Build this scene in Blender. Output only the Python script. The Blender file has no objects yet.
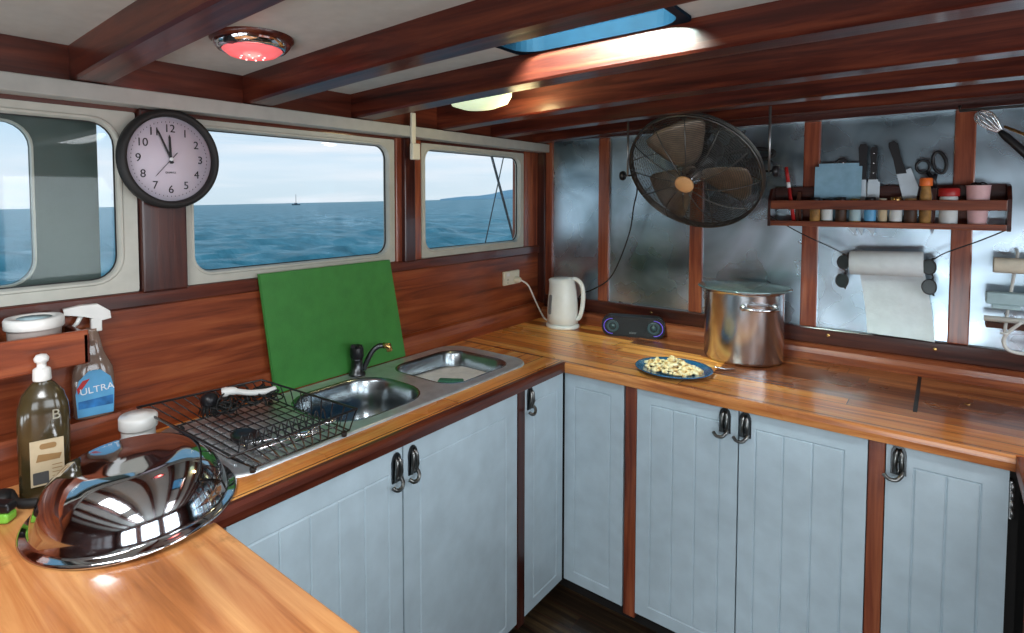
import bpy, bmesh, math, random
from mathutils import Vector, Matrix
random.seed(7)
PI=math.pi
SC=bpy.context.scene; C=SC.collection

# ------------------------------------------------------------------ materials
M={}
def nt(name):
    m=bpy.data.materials.new(name); m.use_nodes=True
    t=m.node_tree; t.nodes.clear(); M[name]=m
    o=t.nodes.new('ShaderNodeOutputMaterial')
    return m,t,o
def N(t,ty,**kw):
    n=t.nodes.new(ty)
    for k,v in kw.items(): setattr(n,k,v)
    return n
def setin(n,**kw):
    for k,v in kw.items():
        n.inputs[k.replace('_',' ')].default_value=v
def ramp(t,stops,interp='LINEAR'):
    r=N(t,'ShaderNodeValToRGB'); r.color_ramp.interpolation=interp
    e=r.color_ramp.elements
    e[0].position=stops[0][0]; e[0].color=(*stops[0][1],1)
    e[1].position=stops[1][0]; e[1].color=(*stops[1][1],1)
    for p,c in stops[2:]:
        x=e.new(p); x.color=(*c,1)
    return r
def plain(name,col,rough=.5,metal=0,noise=.06,nscale=25,bump=0,bscale=60,coat=0,alpha=None,trans=0,emit=None,es=0,ior=1.45,spec=.5):
    m,t,o=nt(name)
    b=N(t,'ShaderNodeBsdfPrincipled')
    tc=N(t,'ShaderNodeTexCoord'); nz=N(t,'ShaderNodeTexNoise'); nz.inputs['Scale'].default_value=nscale
    nz.inputs['Detail'].default_value=4
    t.links.new(tc.outputs['Object'],nz.inputs['Vector'])
    lo=tuple(max(0,c*(1-noise*2)) for c in col); hi=tuple(min(1,c*(1+noise*2)) for c in col)
    r=ramp(t,[(.3,lo),(.7,hi)])
    t.links.new(nz.outputs['Fac'],r.inputs['Fac']); t.links.new(r.outputs['Color'],b.inputs['Base Color'])
    b.inputs['Roughness'].default_value=rough; b.inputs['Metallic'].default_value=metal
    b.inputs['Coat Weight'].default_value=coat; b.inputs['Coat Roughness'].default_value=.08
    b.inputs['Transmission Weight'].default_value=trans; b.inputs['IOR'].default_value=ior
    b.inputs['Specular IOR Level'].default_value=spec
    if emit: b.inputs['Emission Color'].default_value=(*emit,1); b.inputs['Emission Strength'].default_value=es
    if bump:
        n2=N(t,'ShaderNodeTexNoise'); n2.inputs['Scale'].default_value=bscale; n2.inputs['Detail'].default_value=3
        t.links.new(tc.outputs['Object'],n2.inputs['Vector'])
        bp=N(t,'ShaderNodeBump'); bp.inputs['Strength'].default_value=bump; bp.inputs['Distance'].default_value=.01
        t.links.new(n2.outputs['Fac'],bp.inputs['Height']); t.links.new(bp.outputs['Normal'],b.inputs['Normal'])
    t.links.new(b.outputs[0],o.inputs[0])
    return m
def wood(name,dark,mid,light,axis='X',rough=.28,scale=1.0,coat=.5,planks=None,wear=0,bump=.25,contrast=(.28,.47,.70)):
    """varnished timber, grain along one axis; planks=(across_axis,width,length,[colours])"""
    m,t,o=nt(name); b=N(t,'ShaderNodeBsdfPrincipled')
    tc=N(t,'ShaderNodeTexCoord'); mp=N(t,'ShaderNodeMapping')
    s={'X':(1.6,26,26),'Y':(26,1.6,26),'Z':(26,26,1.6)}[axis]
    mp.inputs['Scale'].default_value=tuple(v*scale for v in s)
    t.links.new(tc.outputs['Object'],mp.inputs['Vector'])
    n1=N(t,'ShaderNodeTexNoise'); setin(n1,Scale=1.3,Detail=7,Roughness=.62,Distortion=.5)
    n2=N(t,'ShaderNodeTexNoise'); setin(n2,Scale=2.2,Detail=3)
    t.links.new(tc.outputs['Object'],n2.inputs['Vector'])
    vec=mp.outputs['Vector']
    tint=None
    if planks:
        ac,w,ln,cols=planks
        sx=N(t,'ShaderNodeSeparateXYZ'); t.links.new(tc.outputs['Object'],sx.inputs[0])
        def math_(op,a,bv):
            n=N(t,'ShaderNodeMath',operation=op)
            for i,v in enumerate((a,bv)):
                if v is None: continue
                if isinstance(v,(int,float)): n.inputs[i].default_value=v
                else: t.links.new(v,n.inputs[i])
            return n.outputs[0]
        a=math_('DIVIDE',sx.outputs[ac],w); ai=math_('FLOOR',a,None)
        af=math_('FRACT',a,None)
        l=math_('DIVIDE',sx.outputs[axis],ln)
        wn0=N(t,'ShaderNodeTexWhiteNoise',noise_dimensions='1D'); t.links.new(ai,wn0.inputs['W'])
        l2=math_('ADD',l,wn0.outputs['Value']); li=math_('FLOOR',l2,None); lf=math_('FRACT',l2,None)
        key=math_('ADD',math_('MULTIPLY',ai,17.13),math_('MULTIPLY',li,3.71))
        wn=N(t,'ShaderNodeTexWhiteNoise',noise_dimensions='1D'); t.links.new(key,wn.inputs['W'])
        tr=ramp(t,[(i/max(1,len(cols)-1)*.98,c) for i,c in enumerate(cols)],'LINEAR')
        t.links.new(wn.outputs['Value'],tr.inputs['Fac']); tint=tr.outputs['Color']
        off=N(t,'ShaderNodeVectorMath',operation='ADD'); cb=N(t,'ShaderNodeCombineXYZ')
        k2=math_('MULTIPLY',wn.outputs['Value'],37.0)
        t.links.new(k2,cb.inputs[0]);t.links.new(k2,cb.inputs[1]);t.links.new(k2,cb.inputs[2])
        t.links.new(vec,off.inputs[0]); t.links.new(cb.outputs[0],off.inputs[1]); vec=off.outputs[0]
        seam=math_('LESS_THAN',math_('ABSOLUTE',math_('SUBTRACT',af,.5),None),.5-.0016/w)
        seam2=math_('LESS_THAN',math_('ABSOLUTE',math_('SUBTRACT',lf,.5),None),.5-.0012/ln)
        seamf=math_('MULTIPLY',seam,seam2)
    t.links.new(vec,n1.inputs['Vector'])
    r=ramp(t,[(contrast[0],dark),(contrast[2],light),(contrast[1],mid)])
    t.links.new(n1.outputs['Fac'],r.inputs['Fac']); col=r.outputs['Color']
    def mix(a,bc,f,mode='MULTIPLY'):
        x=N(t,'ShaderNodeMix',data_type='RGBA',blend_type=mode)
        if isinstance(f,(int,float)): x.inputs[0].default_value=f
        else: t.links.new(f,x.inputs[0])
        for i,v in ((6,a),(7,bc)):
            if isinstance(v,tuple): x.inputs[i].default_value=(*v,1)
            else: t.links.new(v,x.inputs[i])
        return x.outputs[2]
    if tint is not None:
        col=mix(col,tint,1.0); 
        inv=N(t,'ShaderNodeMath',operation='SUBTRACT'); inv.inputs[0].default_value=1; t.links.new(seamf,inv.inputs[1])
        col=mix(col,(.05,.015,.008),inv.outputs[0],'MIX')
    # broad blotches of tone
    rb=ramp(t,[(.3,(.72,.68,.66)),(.7,(1.12,1.1,1.08))]); t.links.new(n2.outputs['Fac'],rb.inputs['Fac'])
    col=mix(col,rb.outputs['Color'],1.0)
    if wear:
        n3=N(t,'ShaderNodeTexNoise'); setin(n3,Scale=9.0,Detail=6,Roughness=.7); t.links.new(tc.outputs['Object'],n3.inputs['Vector'])
        rw=ramp(t,[(.60,(0,0,0)),(.74,(1,1,1))]); t.links.new(n3.outputs['Fac'],rw.inputs['Fac'])
        f=N(t,'ShaderNodeMath',operation='MULTIPLY'); t.links.new(rw.outputs['Color'],f.inputs[0]); f.inputs[1].default_value=wear
        col=mix(col,tuple(c*.35 for c in mid),f.outputs[0],'MIX')
    t.links.new(col,b.inputs['Base Color'])
    rr=N(t,'ShaderNodeMapRange'); rr.inputs[3].default_value=rough*.75; rr.inputs[4].default_value=rough*1.5
    t.links.new(n2.outputs['Fac'],rr.inputs[0]); t.links.new(rr.outputs[0],b.inputs['Roughness'])
    b.inputs['Coat Weight'].default_value=coat; b.inputs['Coat Roughness'].default_value=.14; b.inputs['Specular IOR Level'].default_value=.3
    bp=N(t,'ShaderNodeBump'); bp.inputs['Strength'].default_value=bump; bp.inputs['Distance'].default_value=.004
    t.links.new(n1.outputs['Fac'],bp.inputs['Height']); t.links.new(bp.outputs['Normal'],b.inputs['Normal'])
    t.links.new(b.outputs[0],o.inputs[0])
    return m
def glassy(name,tint,gloss=.06,rough=.02):
    m,t,o=nt(name)
    tr=N(t,'ShaderNodeBsdfTransparent'); tr.inputs[0].default_value=(*tint,1)
    gl=N(t,'ShaderNodeBsdfGlossy'); gl.inputs['Roughness'].default_value=rough
    mx=N(t,'ShaderNodeMixShader'); mx.inputs[0].default_value=gloss
    t.links.new(tr.outputs[0],mx.inputs[1]); t.links.new(gl.outputs[0],mx.inputs[2]); t.links.new(mx.outputs[0],o.inputs[0])
    return m

DK=((.014,.003,.002),(.045,.009,.006),(.10,.024,.012))
BM=wood('beam_timber',(.016,.003,.002),(.066,.011,.006),(.16,.036,.015),'X',.3,coat=.25)
DX=wood('dark_timber_x',*DK,'X',.3); DY=wood('dark_timber_y',(.02,.004,.002),(.08,.015,.007),(.15,.035,.016),'Y',.3); DZ=wood('dark_timber_z',*DK,'Z',.3)
RX=wood('red_timber_x',(.07,.014,.007),(.22,.055,.022),(.40,.13,.05),'X',.3,wear=.25)
RY=wood('red_timber_y',(.07,.014,.006),(.25,.055,.018),(.42,.13,.045),'Y',.32,coat=.12,contrast=(.25,.5,.8))
RZ=wood('red_timber_z',(.07,.013,.007),(.22,.05,.022),(.40,.12,.05),'Z',.28,wear=.3)
CX=wood('worktop_planks_x',(.48,.14,.030),(.90,.37,.080),(1.0,.60,.18),'X',.25,coat=.3,wear=.3,
        planks=('Y',.068,1.3,[(.30,.16,.12),(.75,.55,.45),(.95,.85,.75),(1,1,1),(1,.95,.9)]))
CY=wood('worktop_planks_y',(.52,.165,.035),(.88,.35,.08),(1.0,.62,.20),'Y',.25,coat=.35,wear=.3,
        planks=('X',.075,1.4,[(.7,.5,.4),(.9,.8,.7),(1,.95,.9),(1,1,1)]))
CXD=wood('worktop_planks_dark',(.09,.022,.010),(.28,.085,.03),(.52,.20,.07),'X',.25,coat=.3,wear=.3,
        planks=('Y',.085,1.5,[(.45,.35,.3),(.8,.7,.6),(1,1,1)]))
CP=wood('peninsula_planks',(.26,.085,.028),(.62,.245,.08),(.92,.50,.20),'X',.30,coat=.5,wear=.5,scale=.6,
        planks=('Y',.42,2.9,[(.75,.6,.5),(.95,.9,.85),(1,1,1)]))
FL=wood('floor_planks',(.012,.008,.006),(.04,.025,.015),(.14,.09,.04),'X',.4,planks=('Y',.09,1.2,[(.4,.4,.4),(1,1,1)]))
plain('white_paint',(.37,.37,.34),.45,noise=.03)
plain('ceiling_paint',(.46,.47,.44),.6,noise=.03,bump=.05)
plain('frame_paint',(.44,.44,.385),.4,noise=.03)
plain('cabinet_paint',(.49,.595,.655),.36,noise=.035,nscale=14,bump=.04,bscale=150,coat=.15)
plain('black_plastic',(.010,.010,.012),.35,noise=.1)
plain('black_rubber',(.012,.012,.012),.6)
plain('black_wire',(.012,.012,.014),.3,coat=.4)
plain('white_plastic',(.72,.72,.69),.3,noise=.02,coat=.3)
plain('cream_plastic',(.66,.62,.50),.35,noise=.03)
plain('chrome',(.72,.73,.75),.08,1,noise=.02)
plain('steel_bowl',(.62,.64,.67),.07,1,noise=.02,nscale=6)
plain('steel',(.60,.61,.63),.22,1,noise=.04,bump=.02,bscale=200)
plain('sink_steel',(.66,.71,.73),.34,.72,noise=.06,bump=.05,bscale=90)
plain('dark_steel',(.10,.105,.11),.3,1,noise=.1)
plain('pewter',(.22,.22,.21),.3,1,noise=.15)
plain('brass',(.66,.42,.16),.25,1)
plain('green_board',(.045,.205,.040),.42,noise=.05,nscale=18,bump=.08,bscale=220)
plain('blue_glaze',(.012,.105,.23),.22,coat=.6)
plain('teal_rim',(.02,.20,.24),.22,coat=.6)
plain('clock_face',(.60,.55,.63),.5,noise=.01)
plain('foam',(.95,.97,.98),.8,bump=.25,bscale=90)
plain('sponge',(.07,.25,.16),.9,bump=.8,bscale=160)
plain('red_plastic',(.42,.02,.02),.35)
plain('pink_plastic',(.68,.42,.43),.4)
plain('orange_plastic',(.80,.17,.03),.4)
plain('paper',(.66,.72,.74),.9,noise=.03,bump=.25,bscale=50)
plain('blue_card',(.24,.42,.54),.8)
plain('cream_paper',(.70,.66,.54),.8)
plain('light_blue_paper',(.36,.50,.54),.6)
plain('label_blue',(.02,.16,.42),.4,noise=.25,nscale=30)
plain('label_light_blue',(.10,.35,.60),.4)
plain('label_cream',(.52,.42,.27),.6)
plain('label_brown',(.28,.16,.06),.6)
plain('label_dark',(.06,.06,.06),.6)
plain('label_white',(.62,.66,.66),.6)
plain('spice_dark',(.06,.025,.012),.5,noise=.3)
plain('spice_ochre',(.35,.18,.05),.6,noise=.3)
plain('grey_green_panel',(.07,.095,.085),.6,noise=.12,nscale=3)
plain('hatch_blue',(.0018,.0095,.019),.7,spec=.05)
plain('basin_steel_shaded',(.34,.38,.40),.22,1,noise=.08)  # sink steel darkened, shade inside the basins put into the colour
plain('blade_steel',(.50,.58,.64),.4,.45,noise=.03)
plain('lid_glass',(.20,.27,.28),.12,.7)
plain('lens_red',(.85,.16,.17),.25,emit=(1,.17,.18),es=.55)
plain('lens_spot',(.9,.7,.7),.3,emit=(1,.75,.72),es=1.2)
plain('lens_green',(.75,.85,.6),.4,emit=(.78,.95,.60),es=.6)
plain('speaker_grille',(.012,.013,.016),.6,bump=.5,bscale=300)
plain('speaker_glow',(.10,.06,.3),.4,emit=(.16,.10,.9),es=.5)
plain('speaker_cone',(.03,.06,.07),.35)
plain('print_grey',(.25,.26,.28),.5)
plain('ink',(.01,.01,.012),.5)
plain('print_white',(.8,.82,.84),.5)
plain('fan_blade',(.25,.20,.155),.38,.5,noise=.1)
plain('fan_wire',(.10,.10,.095),.3,.8)
plain('fan_badge',(.72,.40,.18),.45)
plain('rod_steel',(.33,.33,.33),.35,.9)
plain('cord_grey',(.20,.21,.22),.5)
plain('soap_liquid',(.050,.036,.015),.15,noise=.12,coat=.4)
plain('soap_clear',(.30,.29,.22),.12,coat=.6)
plain('clear_plastic',(.32,.22,.17),.1,trans=.4,coat=.5)
plain('tub_body',(.42,.36,.33),.35)
plain('lime_plastic',(.22,.55,.06),.4)
plain('island_haze',(.52,.68,.78),.9)  # distance haze is mixed into this pale rock colour
plain('boat_hull',(.10,.16,.20),.8)
plain('sun_lens',(.01,.02,.02),.22,spec=.35)
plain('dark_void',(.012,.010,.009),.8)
plain('rust_wood',(.10,.035,.02),.6)
glassy('window_glass',(.97,.99,.99),.012)
glassy('tint_glass',(.60,.78,.86),.04,.08)
glassy('jar_glass',(.75,.80,.80),.10)
glassy('gauge',(.2,.22,.24),.2)

# scrambled egg / food
def food_mat():
    m,t,o=nt('scrambled_food'); b=N(t,'ShaderNodeBsdfPrincipled'); tc=N(t,'ShaderNodeTexCoord')
    n=N(t,'ShaderNodeTexNoise'); setin(n,Scale=55.0,Detail=4); t.links.new(tc.outputs['Object'],n.inputs['Vector'])
    r=ramp(t,[(.34,(.55,.28,.08)),(.60,(.92,.82,.55)),(.43,(.85,.62,.28))]); t.links.new(n.outputs['Fac'],r.inputs['Fac'])
    t.links.new(r.outputs['Color'],b.inputs['Base Color']); b.inputs['Roughness'].default_value=.5
    bp=N(t,'ShaderNodeBump'); bp.inputs['Strength'].default_value=.6; bp.inputs['Distance'].default_value=.01
    t.links.new(n.outputs['Fac'],bp.inputs['Height']); t.links.new(bp.outputs['Normal'],b.inputs['Normal'])
    t.links.new(b.outputs[0],o.inputs[0])
food_mat()
# beaten aluminium sheet
def alu_mat():
    m,t,o=nt('aluminium_sheet'); b=N(t,'ShaderNodeBsdfPrincipled'); tc=N(t,'ShaderNodeTexCoord')
    n=N(t,'ShaderNodeTexNoise'); setin(n,Scale=2.6,Detail=3.5,Roughness=.5,Distortion=.6); t.links.new(tc.outputs['Object'],n.inputs['Vector'])
    r=ramp(t,[(.34,(.17,.235,.27)),(.68,(.66,.80,.92)),(.5,(.38,.49,.56))]); t.links.new(n.outputs['Fac'],r.inputs['Fac'])
    t.links.new(r.outputs['Color'],b.inputs['Base Color']); b.inputs['Metallic'].default_value=1.0
    n3=N(t,'ShaderNodeTexNoise'); setin(n3,Scale=6.0,Detail=2,Roughness=.5); t.links.new(tc.outputs['Object'],n3.inputs['Vector'])
    rr=N(t,'ShaderNodeMapRange'); rr.inputs[1].default_value=.3; rr.inputs[2].default_value=.7
    rr.inputs[3].default_value=.22; rr.inputs[4].default_value=.34
    t.links.new(n3.outputs['Fac'],rr.inputs[0]); t.links.new(rr.outputs[0],b.inputs['Roughness'])
    n2=N(t,'ShaderNodeTexNoise'); setin(n2,Scale=3.6,Detail=1); t.links.new(tc.outputs['Object'],n2.inputs['Vector'])
    bp=N(t,'ShaderNodeBump'); bp.inputs['Strength'].default_value=.5; bp.inputs['Distance'].default_value=.02
    t.links.new(n2.outputs['Fac'],bp.inputs['Height'])
    bp2=N(t,'ShaderNodeBump'); bp2.inputs['Strength'].default_value=.12; bp2.inputs['Distance'].default_value=.004
    t.links.new(n3.outputs['Fac'],bp2.inputs['Height']); t.links.new(bp.outputs['Normal'],bp2.inputs['Normal'])
    t.links.new(bp.outputs['Normal'],b.inputs['Normal']); t.links.new(b.outputs[0],o.inputs[0])
alu_mat()
def sea_mat():
    m,t,o=nt('sea_water'); b=N(t,'ShaderNodeBsdfPrincipled'); tc=N(t,'ShaderNodeTexCoord')
    mp=N(t,'ShaderNodeMapping'); mp.inputs['Rotation'].default_value=(0,0,.9); mp.inputs['Scale'].default_value=(.35,1.1,1)
    t.links.new(tc.outputs['Object'],mp.inputs['Vector'])
    n=N(t,'ShaderNodeTexNoise'); setin(n,Scale=.55,Detail=9,Roughness=.68,Distortion=.3); t.links.new(mp.outputs['Vector'],n.inputs['Vector'])
    r=ramp(t,[(.33,(.035,.22,.26)),(.60,(.20,.50,.56)),(.47,(.095,.35,.41))]); t.links.new(n.outputs['Fac'],r.inputs['Fac'])
    e=r.color_ramp.elements.new(.72); e.color=(.50,.68,.72,1)
    t.links.new(r.outputs['Color'],b.inputs['Base Color']); b.inputs['Roughness'].default_value=.35
    b.inputs['Specular IOR Level'].default_value=.3
    bp=N(t,'ShaderNodeBump'); bp.inputs['Strength'].default_value=.8; bp.inputs['Distance'].default_value=.4
    t.links.new(n.outputs['Fac'],bp.inputs['Height']); t.links.new(bp.outputs['Normal'],b.inputs['Normal'])
    t.links.new(b.outputs[0],o.inputs[0])
sea_mat()

# ------------------------------------------------------------------ mesh helpers
class MB:
    def __init__(s): s.bm=bmesh.new(); s.mats=[]; s.cur=0
    def use(s,m):
        if m not in s.mats: s.mats.append(m)
        s.cur=s.mats.index(m); return s
    def _fin(s,faces):
        for f in faces: f.material_index=s.cur
    def box(s,a,b,bev=0,seg=2,mat=None):
        n0=set(s.bm.faces)
        a=Vector(a);b=Vector(b);c=(a+b)/2;d=b-a
        r=bmesh.ops.create_cube(s.bm,size=1,matrix=Matrix.Translation(c)@Matrix.Diagonal((abs(d.x),abs(d.y),abs(d.z),1)))
        vs=r['verts']
        if bev>0:
            es=list({e for v in vs for e in v.link_edges})
            bmesh.ops.bevel(s.bm,geom=es,offset=bev,segments=seg,affect='EDGES',profile=.5)
        nf=[f for f in s.bm.faces if f not in n0]; s._fin(nf)
        if mat is not None: bmesh.ops.transform(s.bm,matrix=mat,verts=list({v for f in nf for v in f.verts}))
        return s
    def loft(s,rings,close=True,caps=(True,True),smooth=True):
        R=[[s.bm.verts.new(p) for p in r] for r in rings]; fs=[]
        n=len(R[0])
        for a,b in zip(R,R[1:]):
            for i in range(n if close else n-1):
                j=(i+1)%n
                try: f=s.bm.faces.new((a[i],a[j],b[j],b[i])); f.smooth=smooth; fs.append(f)
                except ValueError: pass
        if close:
            if caps[0]: fs.append(s.bm.faces.new(list(reversed(R[0]))))
            if caps[1]: fs.append(s.bm.faces.new(R[-1]))
        s._fin(fs); return s
    def lathe(s,prof,c=(0,0,0),seg=32,axis='Z',mat=None,caps=(True,True),sx=1,sy=1):
        rings=[]
        for r,h in prof:
            ring=[]
            for i in range(seg):
                a=2*PI*i/seg; x,y=max(r,1e-5)*math.cos(a)*sx,max(r,1e-5)*math.sin(a)*sy
                p=Vector((x,y,h))
                if axis=='X': p=Vector((h,x,y))
                if axis=='Y': p=Vector((y,h,x))
                if mat is not None: p=mat@p
                ring.append(p+Vector(c))
            rings.append(ring)
        return s.loft(rings,caps=caps)
    def tube(s,pts,r,seg=8,closed=False,caps=True):
        P=[Vector(p) for p in pts]; n=len(P); rings=[]
        if n<2: return s
        T=[]
        for i in range(n):
            if closed: d=P[(i+1)%n]-P[i-1]
            else: d=P[min(i+1,n-1)]-P[max(i-1,0)]
            T.append(d.normalized() if d.length>1e-9 else Vector((0,0,1)))
        u=T[0].orthogonal().normalized()
        rr=r if isinstance(r,(list,tuple)) else [r]*n
        for i in range(n):
            if i: 
                u=u-T[i]*u.dot(T[i])
                u=u.normalized() if u.length>1e-6 else T[i].orthogonal().normalized()
            w=T[i].cross(u)
            rings.append([P[i]+(u*math.cos(2*PI*k/seg)+w*math.sin(2*PI*k/seg))*rr[i] for k in range(seg)])
        if closed: rings.append(rings[0][:])
        return s.loft(rings,caps=(caps and not closed,caps and not closed))
    def prism(s,poly,depth,org=(0,0,0),u=(1,0,0),v=(0,0,1),w=None,bev=0):
        u=Vector(u);v=Vector(v);w=Vector(w) if w else u.cross(v)
        o=Vector(org); n0=set(s.bm.faces)
        a=[s.bm.verts.new(o+u*x+v*y) for x,y in poly]; b=[s.bm.verts.new(o+u*x+v*y+w*depth) for x,y in poly]
        n=len(poly); f1=s.bm.faces.new(a); f2=s.bm.faces.new(list(reversed(b)))
        for i in range(n): s.bm.faces.new((a[i],b[i],b[(i+1)%n],a[(i+1)%n]))
        if bev: 
            es=list(set(f1.edges)|set(f2.edges)); bmesh.ops.bevel(s.bm,geom=es,offset=bev,segments=2,affect='EDGES')
        s._fin([f for f in s.bm.faces if f not in n0]); return s
    def ball(s,c,r,sc=(1,1,1),sub=2,mat=None):
        n0=set(s.bm.faces)
        bmesh.ops.create_icosphere(s.bm,subdivisions=sub,radius=1,matrix=Matrix.Translation(c)@(mat or Matrix.Identity(4))@Matrix.Diagonal((r*sc[0],r*sc[1],r*sc[2],1)))
        nf=[f for f in s.bm.faces if f not in n0]
        for f in nf: f.smooth=True
        s._fin(nf); return s
    def text(s,txt,size,mat,depth=.0008,align='CENTER'):
        cu=bpy.data.curves.new('t','FONT'); cu.body=txt; cu.size=size; cu.extrude=depth; cu.align_x=align; cu.align_y='CENTER'
        ob=bpy.data.objects.new('t',cu); C.objects.link(ob)
        bpy.context.view_layer.update()
        dg=bpy.context.evaluated_depsgraph_get(); me=bpy.data.meshes.new_from_object(ob.evaluated_get(dg))
        me.transform(mat); n0=set(s.bm.faces); s.bm.from_mesh(me); s._fin([f for f in s.bm.faces if f not in n0])
        bpy.data.objects.remove(ob); bpy.data.curves.remove(cu); bpy.data.meshes.remove(me); return s
    def xf(s,mat): bmesh.ops.transform(s.bm,matrix=mat,verts=s.bm.verts); return s
    def build(s,name,mat=None,parent=None,smooth=False,angle=None,recalc=True):
        if recalc: bmesh.ops.recalc_face_normals(s.bm,faces=s.bm.faces)
        if parent is not None:
            pm=parent_world(parent).inverted(); bmesh.ops.transform(s.bm,matrix=pm,verts=s.bm.verts)
        me=bpy.data.meshes.new(name)
        if smooth:
            for f in s.bm.faces: f.smooth=True
        s.bm.to_mesh(me); s.bm.free()
        ms=s.mats if s.mats else [mat]
        for m in ms: me.materials.append(M[m] if isinstance(m,str) else m)
        if angle is not None:
            for p in me.polygons: p.use_smooth=True
            try: me.set_sharp_from_angle(angle=math.radians(angle))
            except Exception: pass
        o=bpy.data.objects.new(name,me); C.objects.link(o)
        if parent is not None: o.parent=parent
        return o
def parent_world(p):
    m=Matrix.Identity(4)
    while p is not None:
        m=(Matrix.Translation(p.location)@p.rotation_euler.to_matrix().to_4x4())@m; p=p.parent
    return m
def tag(o,label,cat,group=None,kind=None):
    o['label']=label; o['category']=cat
    if group: o['group']=group
    if kind: o['kind']=kind
    return o
def thing(name,label,cat,loc=(0,0,0),rz=0,group=None):
    # Children meshes are written in world coordinates and moved into the Empty's frame on build.
    o=bpy.data.objects.new(name,None); C.objects.link(o); o.location=loc; o.rotation_euler=(0,0,rz); o['_loc']=1
    o.empty_display_size=.05
    return tag(o,label,cat,group)
def loc_thing(mb,name,label,cat,mat=None,group=None,**kw):
    """single-mesh thing with its origin at the base of its bounds"""
    vs=[v.co for v in mb.bm.verts]
    c=Vector(((min(v.x for v in vs)+max(v.x for v in vs))/2,(min(v.y for v in vs)+max(v.y for v in vs))/2,min(v.z for v in vs)))
    bmesh.ops.transform(mb.bm,matrix=Matrix.Translation(-c),verts=mb.bm.verts)
    o=mb.build(name,mat,**kw); o.location=c
    return tag(o,label,cat,group)
def struct(o): o['kind']='structure'; return o
def rrect(w,h,r,n=6,cx=0,cy=0):
    pts=[]
    for (sx,sy,a0) in ((1,1,0),(-1,1,90),(-1,-1,180),(1,-1,270)):
        for k in range(n+1):
            a=math.radians(a0+90*k/n); pts.append((cx+sx*(w/2-r)+r*math.cos(a),cy+sy*(h/2-r)+r*math.sin(a)))
    return pts
def arc(c,r,a0,a1,n,u=(1,0,0),v=(0,0,1)):
    c=Vector(c);u=Vector(u);v=Vector(v)
    return [c+u*(r*math.cos(a0+(a1-a0)*i/n))+v*(r*math.sin(a0+(a1-a0)*i/n)) for i in range(n+1)]
def spline(pts,n=8):
    P=[Vector(p) for p in pts]; P=[P[0]*2-P[1]]+P+[P[-1]*2-P[-2]]; out=[]
    for i in range(1,len(P)-2):
        for k in range(n):
            t=k/n; a,b,c,d=P[i-1],P[i],P[i+1],P[i+2]
            out.append(.5*((2*b)+(c-a)*t+(2*a-5*b+4*c-d)*t*t+(3*b-a-3*c+d)*t**3))
    out.append(P[-2]); return out

# ------------------------------------------------------------------ constants
W1,W2=.5566,.6925          # counter front edges
ZC=.945; ZB=.909           # worktop top / underside
XR,YR=3.1,-4.5             # right wall, rear wall
def zbeam(x): return 1.850+.037*(1-((1.35-min(x,1.35))/1.35)**2) if x<1.35 else 1.887
def zceil(x): return 1.937+.024*(1-((1.35-min(x,1.35))/1.35)**2)

# ------------------------------------------------------------------ room shell
MB().box((-.1,YR-.1,-.06),(XR+.1,.1,0)).build('floor',FL)['kind']='structure'
# ceiling with the hatch opening
HX0,HX1,HY0,HY1=.77,1.20,-1.62,-1.312
mb=MB(); xs=[-.08,.1,.25,.4,.58,HX0,.98,HX1,1.35,1.7,2.2,XR+.08]
for i in range(len(xs)-1):
    for y0,y1 in ((YR-.08,HY0),(HY0,HY1),(HY1,.08)):
        if xs[i]>=HX0-1e-6 and xs[i+1]<=HX1+1e-6 and y0==HY0: continue
        dz=.014 if y0==HY1 else 0; a,b=zceil(xs[i])+dz,zceil(xs[i+1])+dz
        mb.loft([[(xs[i],y0,a),(xs[i],y1,a),(xs[i],y1,a+.05),(xs[i],y0,a+.05)],[(xs[i+1],y0,b),(xs[i+1],y1,b),(xs[i+1],y1,b+.05),(xs[i+1],y0,b+.05)]],smooth=False)
struct(mb.build('ceiling','ceiling_paint'))
# hatch: coaming and pane
win=thing('deck_hatch','blue tinted rectangular skylight hatch set in the ceiling between two beams','skylight',((HX0+HX1)/2,(HY0+HY1)/2,1.97))
def ringloft(mb,seq):
    return mb.loft(seq,caps=(False,False),smooth=False)
hz=zceil(1.0)
o_=rrect(HX1-HX0+.02,HY1-HY0+.0,.02,6,(HX0+HX1)/2,(HY0+HY1)/2); i_=rrect(HX1-HX0-.016,HY1-HY0-.016,.06,6,(HX0+HX1)/2,(HY0+HY1)/2)
mb=MB(); ringloft(mb,[[(x,y,hz+.06) for x,y in o_],[(x,y,hz-.006) for x,y in o_],[(x,y,hz-.006) for x,y in i_],[(x,y,hz+.06) for x,y in i_],[(x,y,hz+.06) for x,y in o_]])
mb.build('coaming','hatch_blue',win)
MB().prism(i_,.006,(0,0,hz+.03),(1,0,0),(0,1,0),(0,0,1)).build('pane','tint_glass',win)

# left wall: lower boarding, header, posts
mb=MB(); mb.box((-.06,YR,0),(.0,0,1.284)); struct(mb.build('wall_left',RY))
struct(MB().box((0,-2.9,.90),(.012,0,1.284),.003).build('trim_1',RY))       # varnished back board
struct(MB().box((-.06,YR,1.284),(.022,0,1.325),.004).build('trim_2',DY))     # sill under the windows
struct(MB().box((-.06,YR,1.800),(.01,0,1.86)).build('trim_3',DY))
struct(MB().box((-.06,YR,1.852),(.045,0,1.975)).build('trim_4',DY))           # carlin between beams
struct(MB().box((.012,-3.4,1.811),(.072,-.012,1.852),.003).build('trim_5','white_paint')) # white valence board
def post(n,y0,y1,x1=.028,mat=DZ):
    mb=MB().box((-.06,y0,1.32),(x1,y1,1.812),.006); struct(mb.build('trim_%d'%n,mat))
post(6,-2.008,-1.888,.03); post(7,-1.066,-.922,.016,RZ); post(8,-.163,-.03,.012,RZ)
struct(MB().box((-.06,-1.035,1.32),(.034,-.975,1.812),.005).build('trim_9',DZ))
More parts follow.
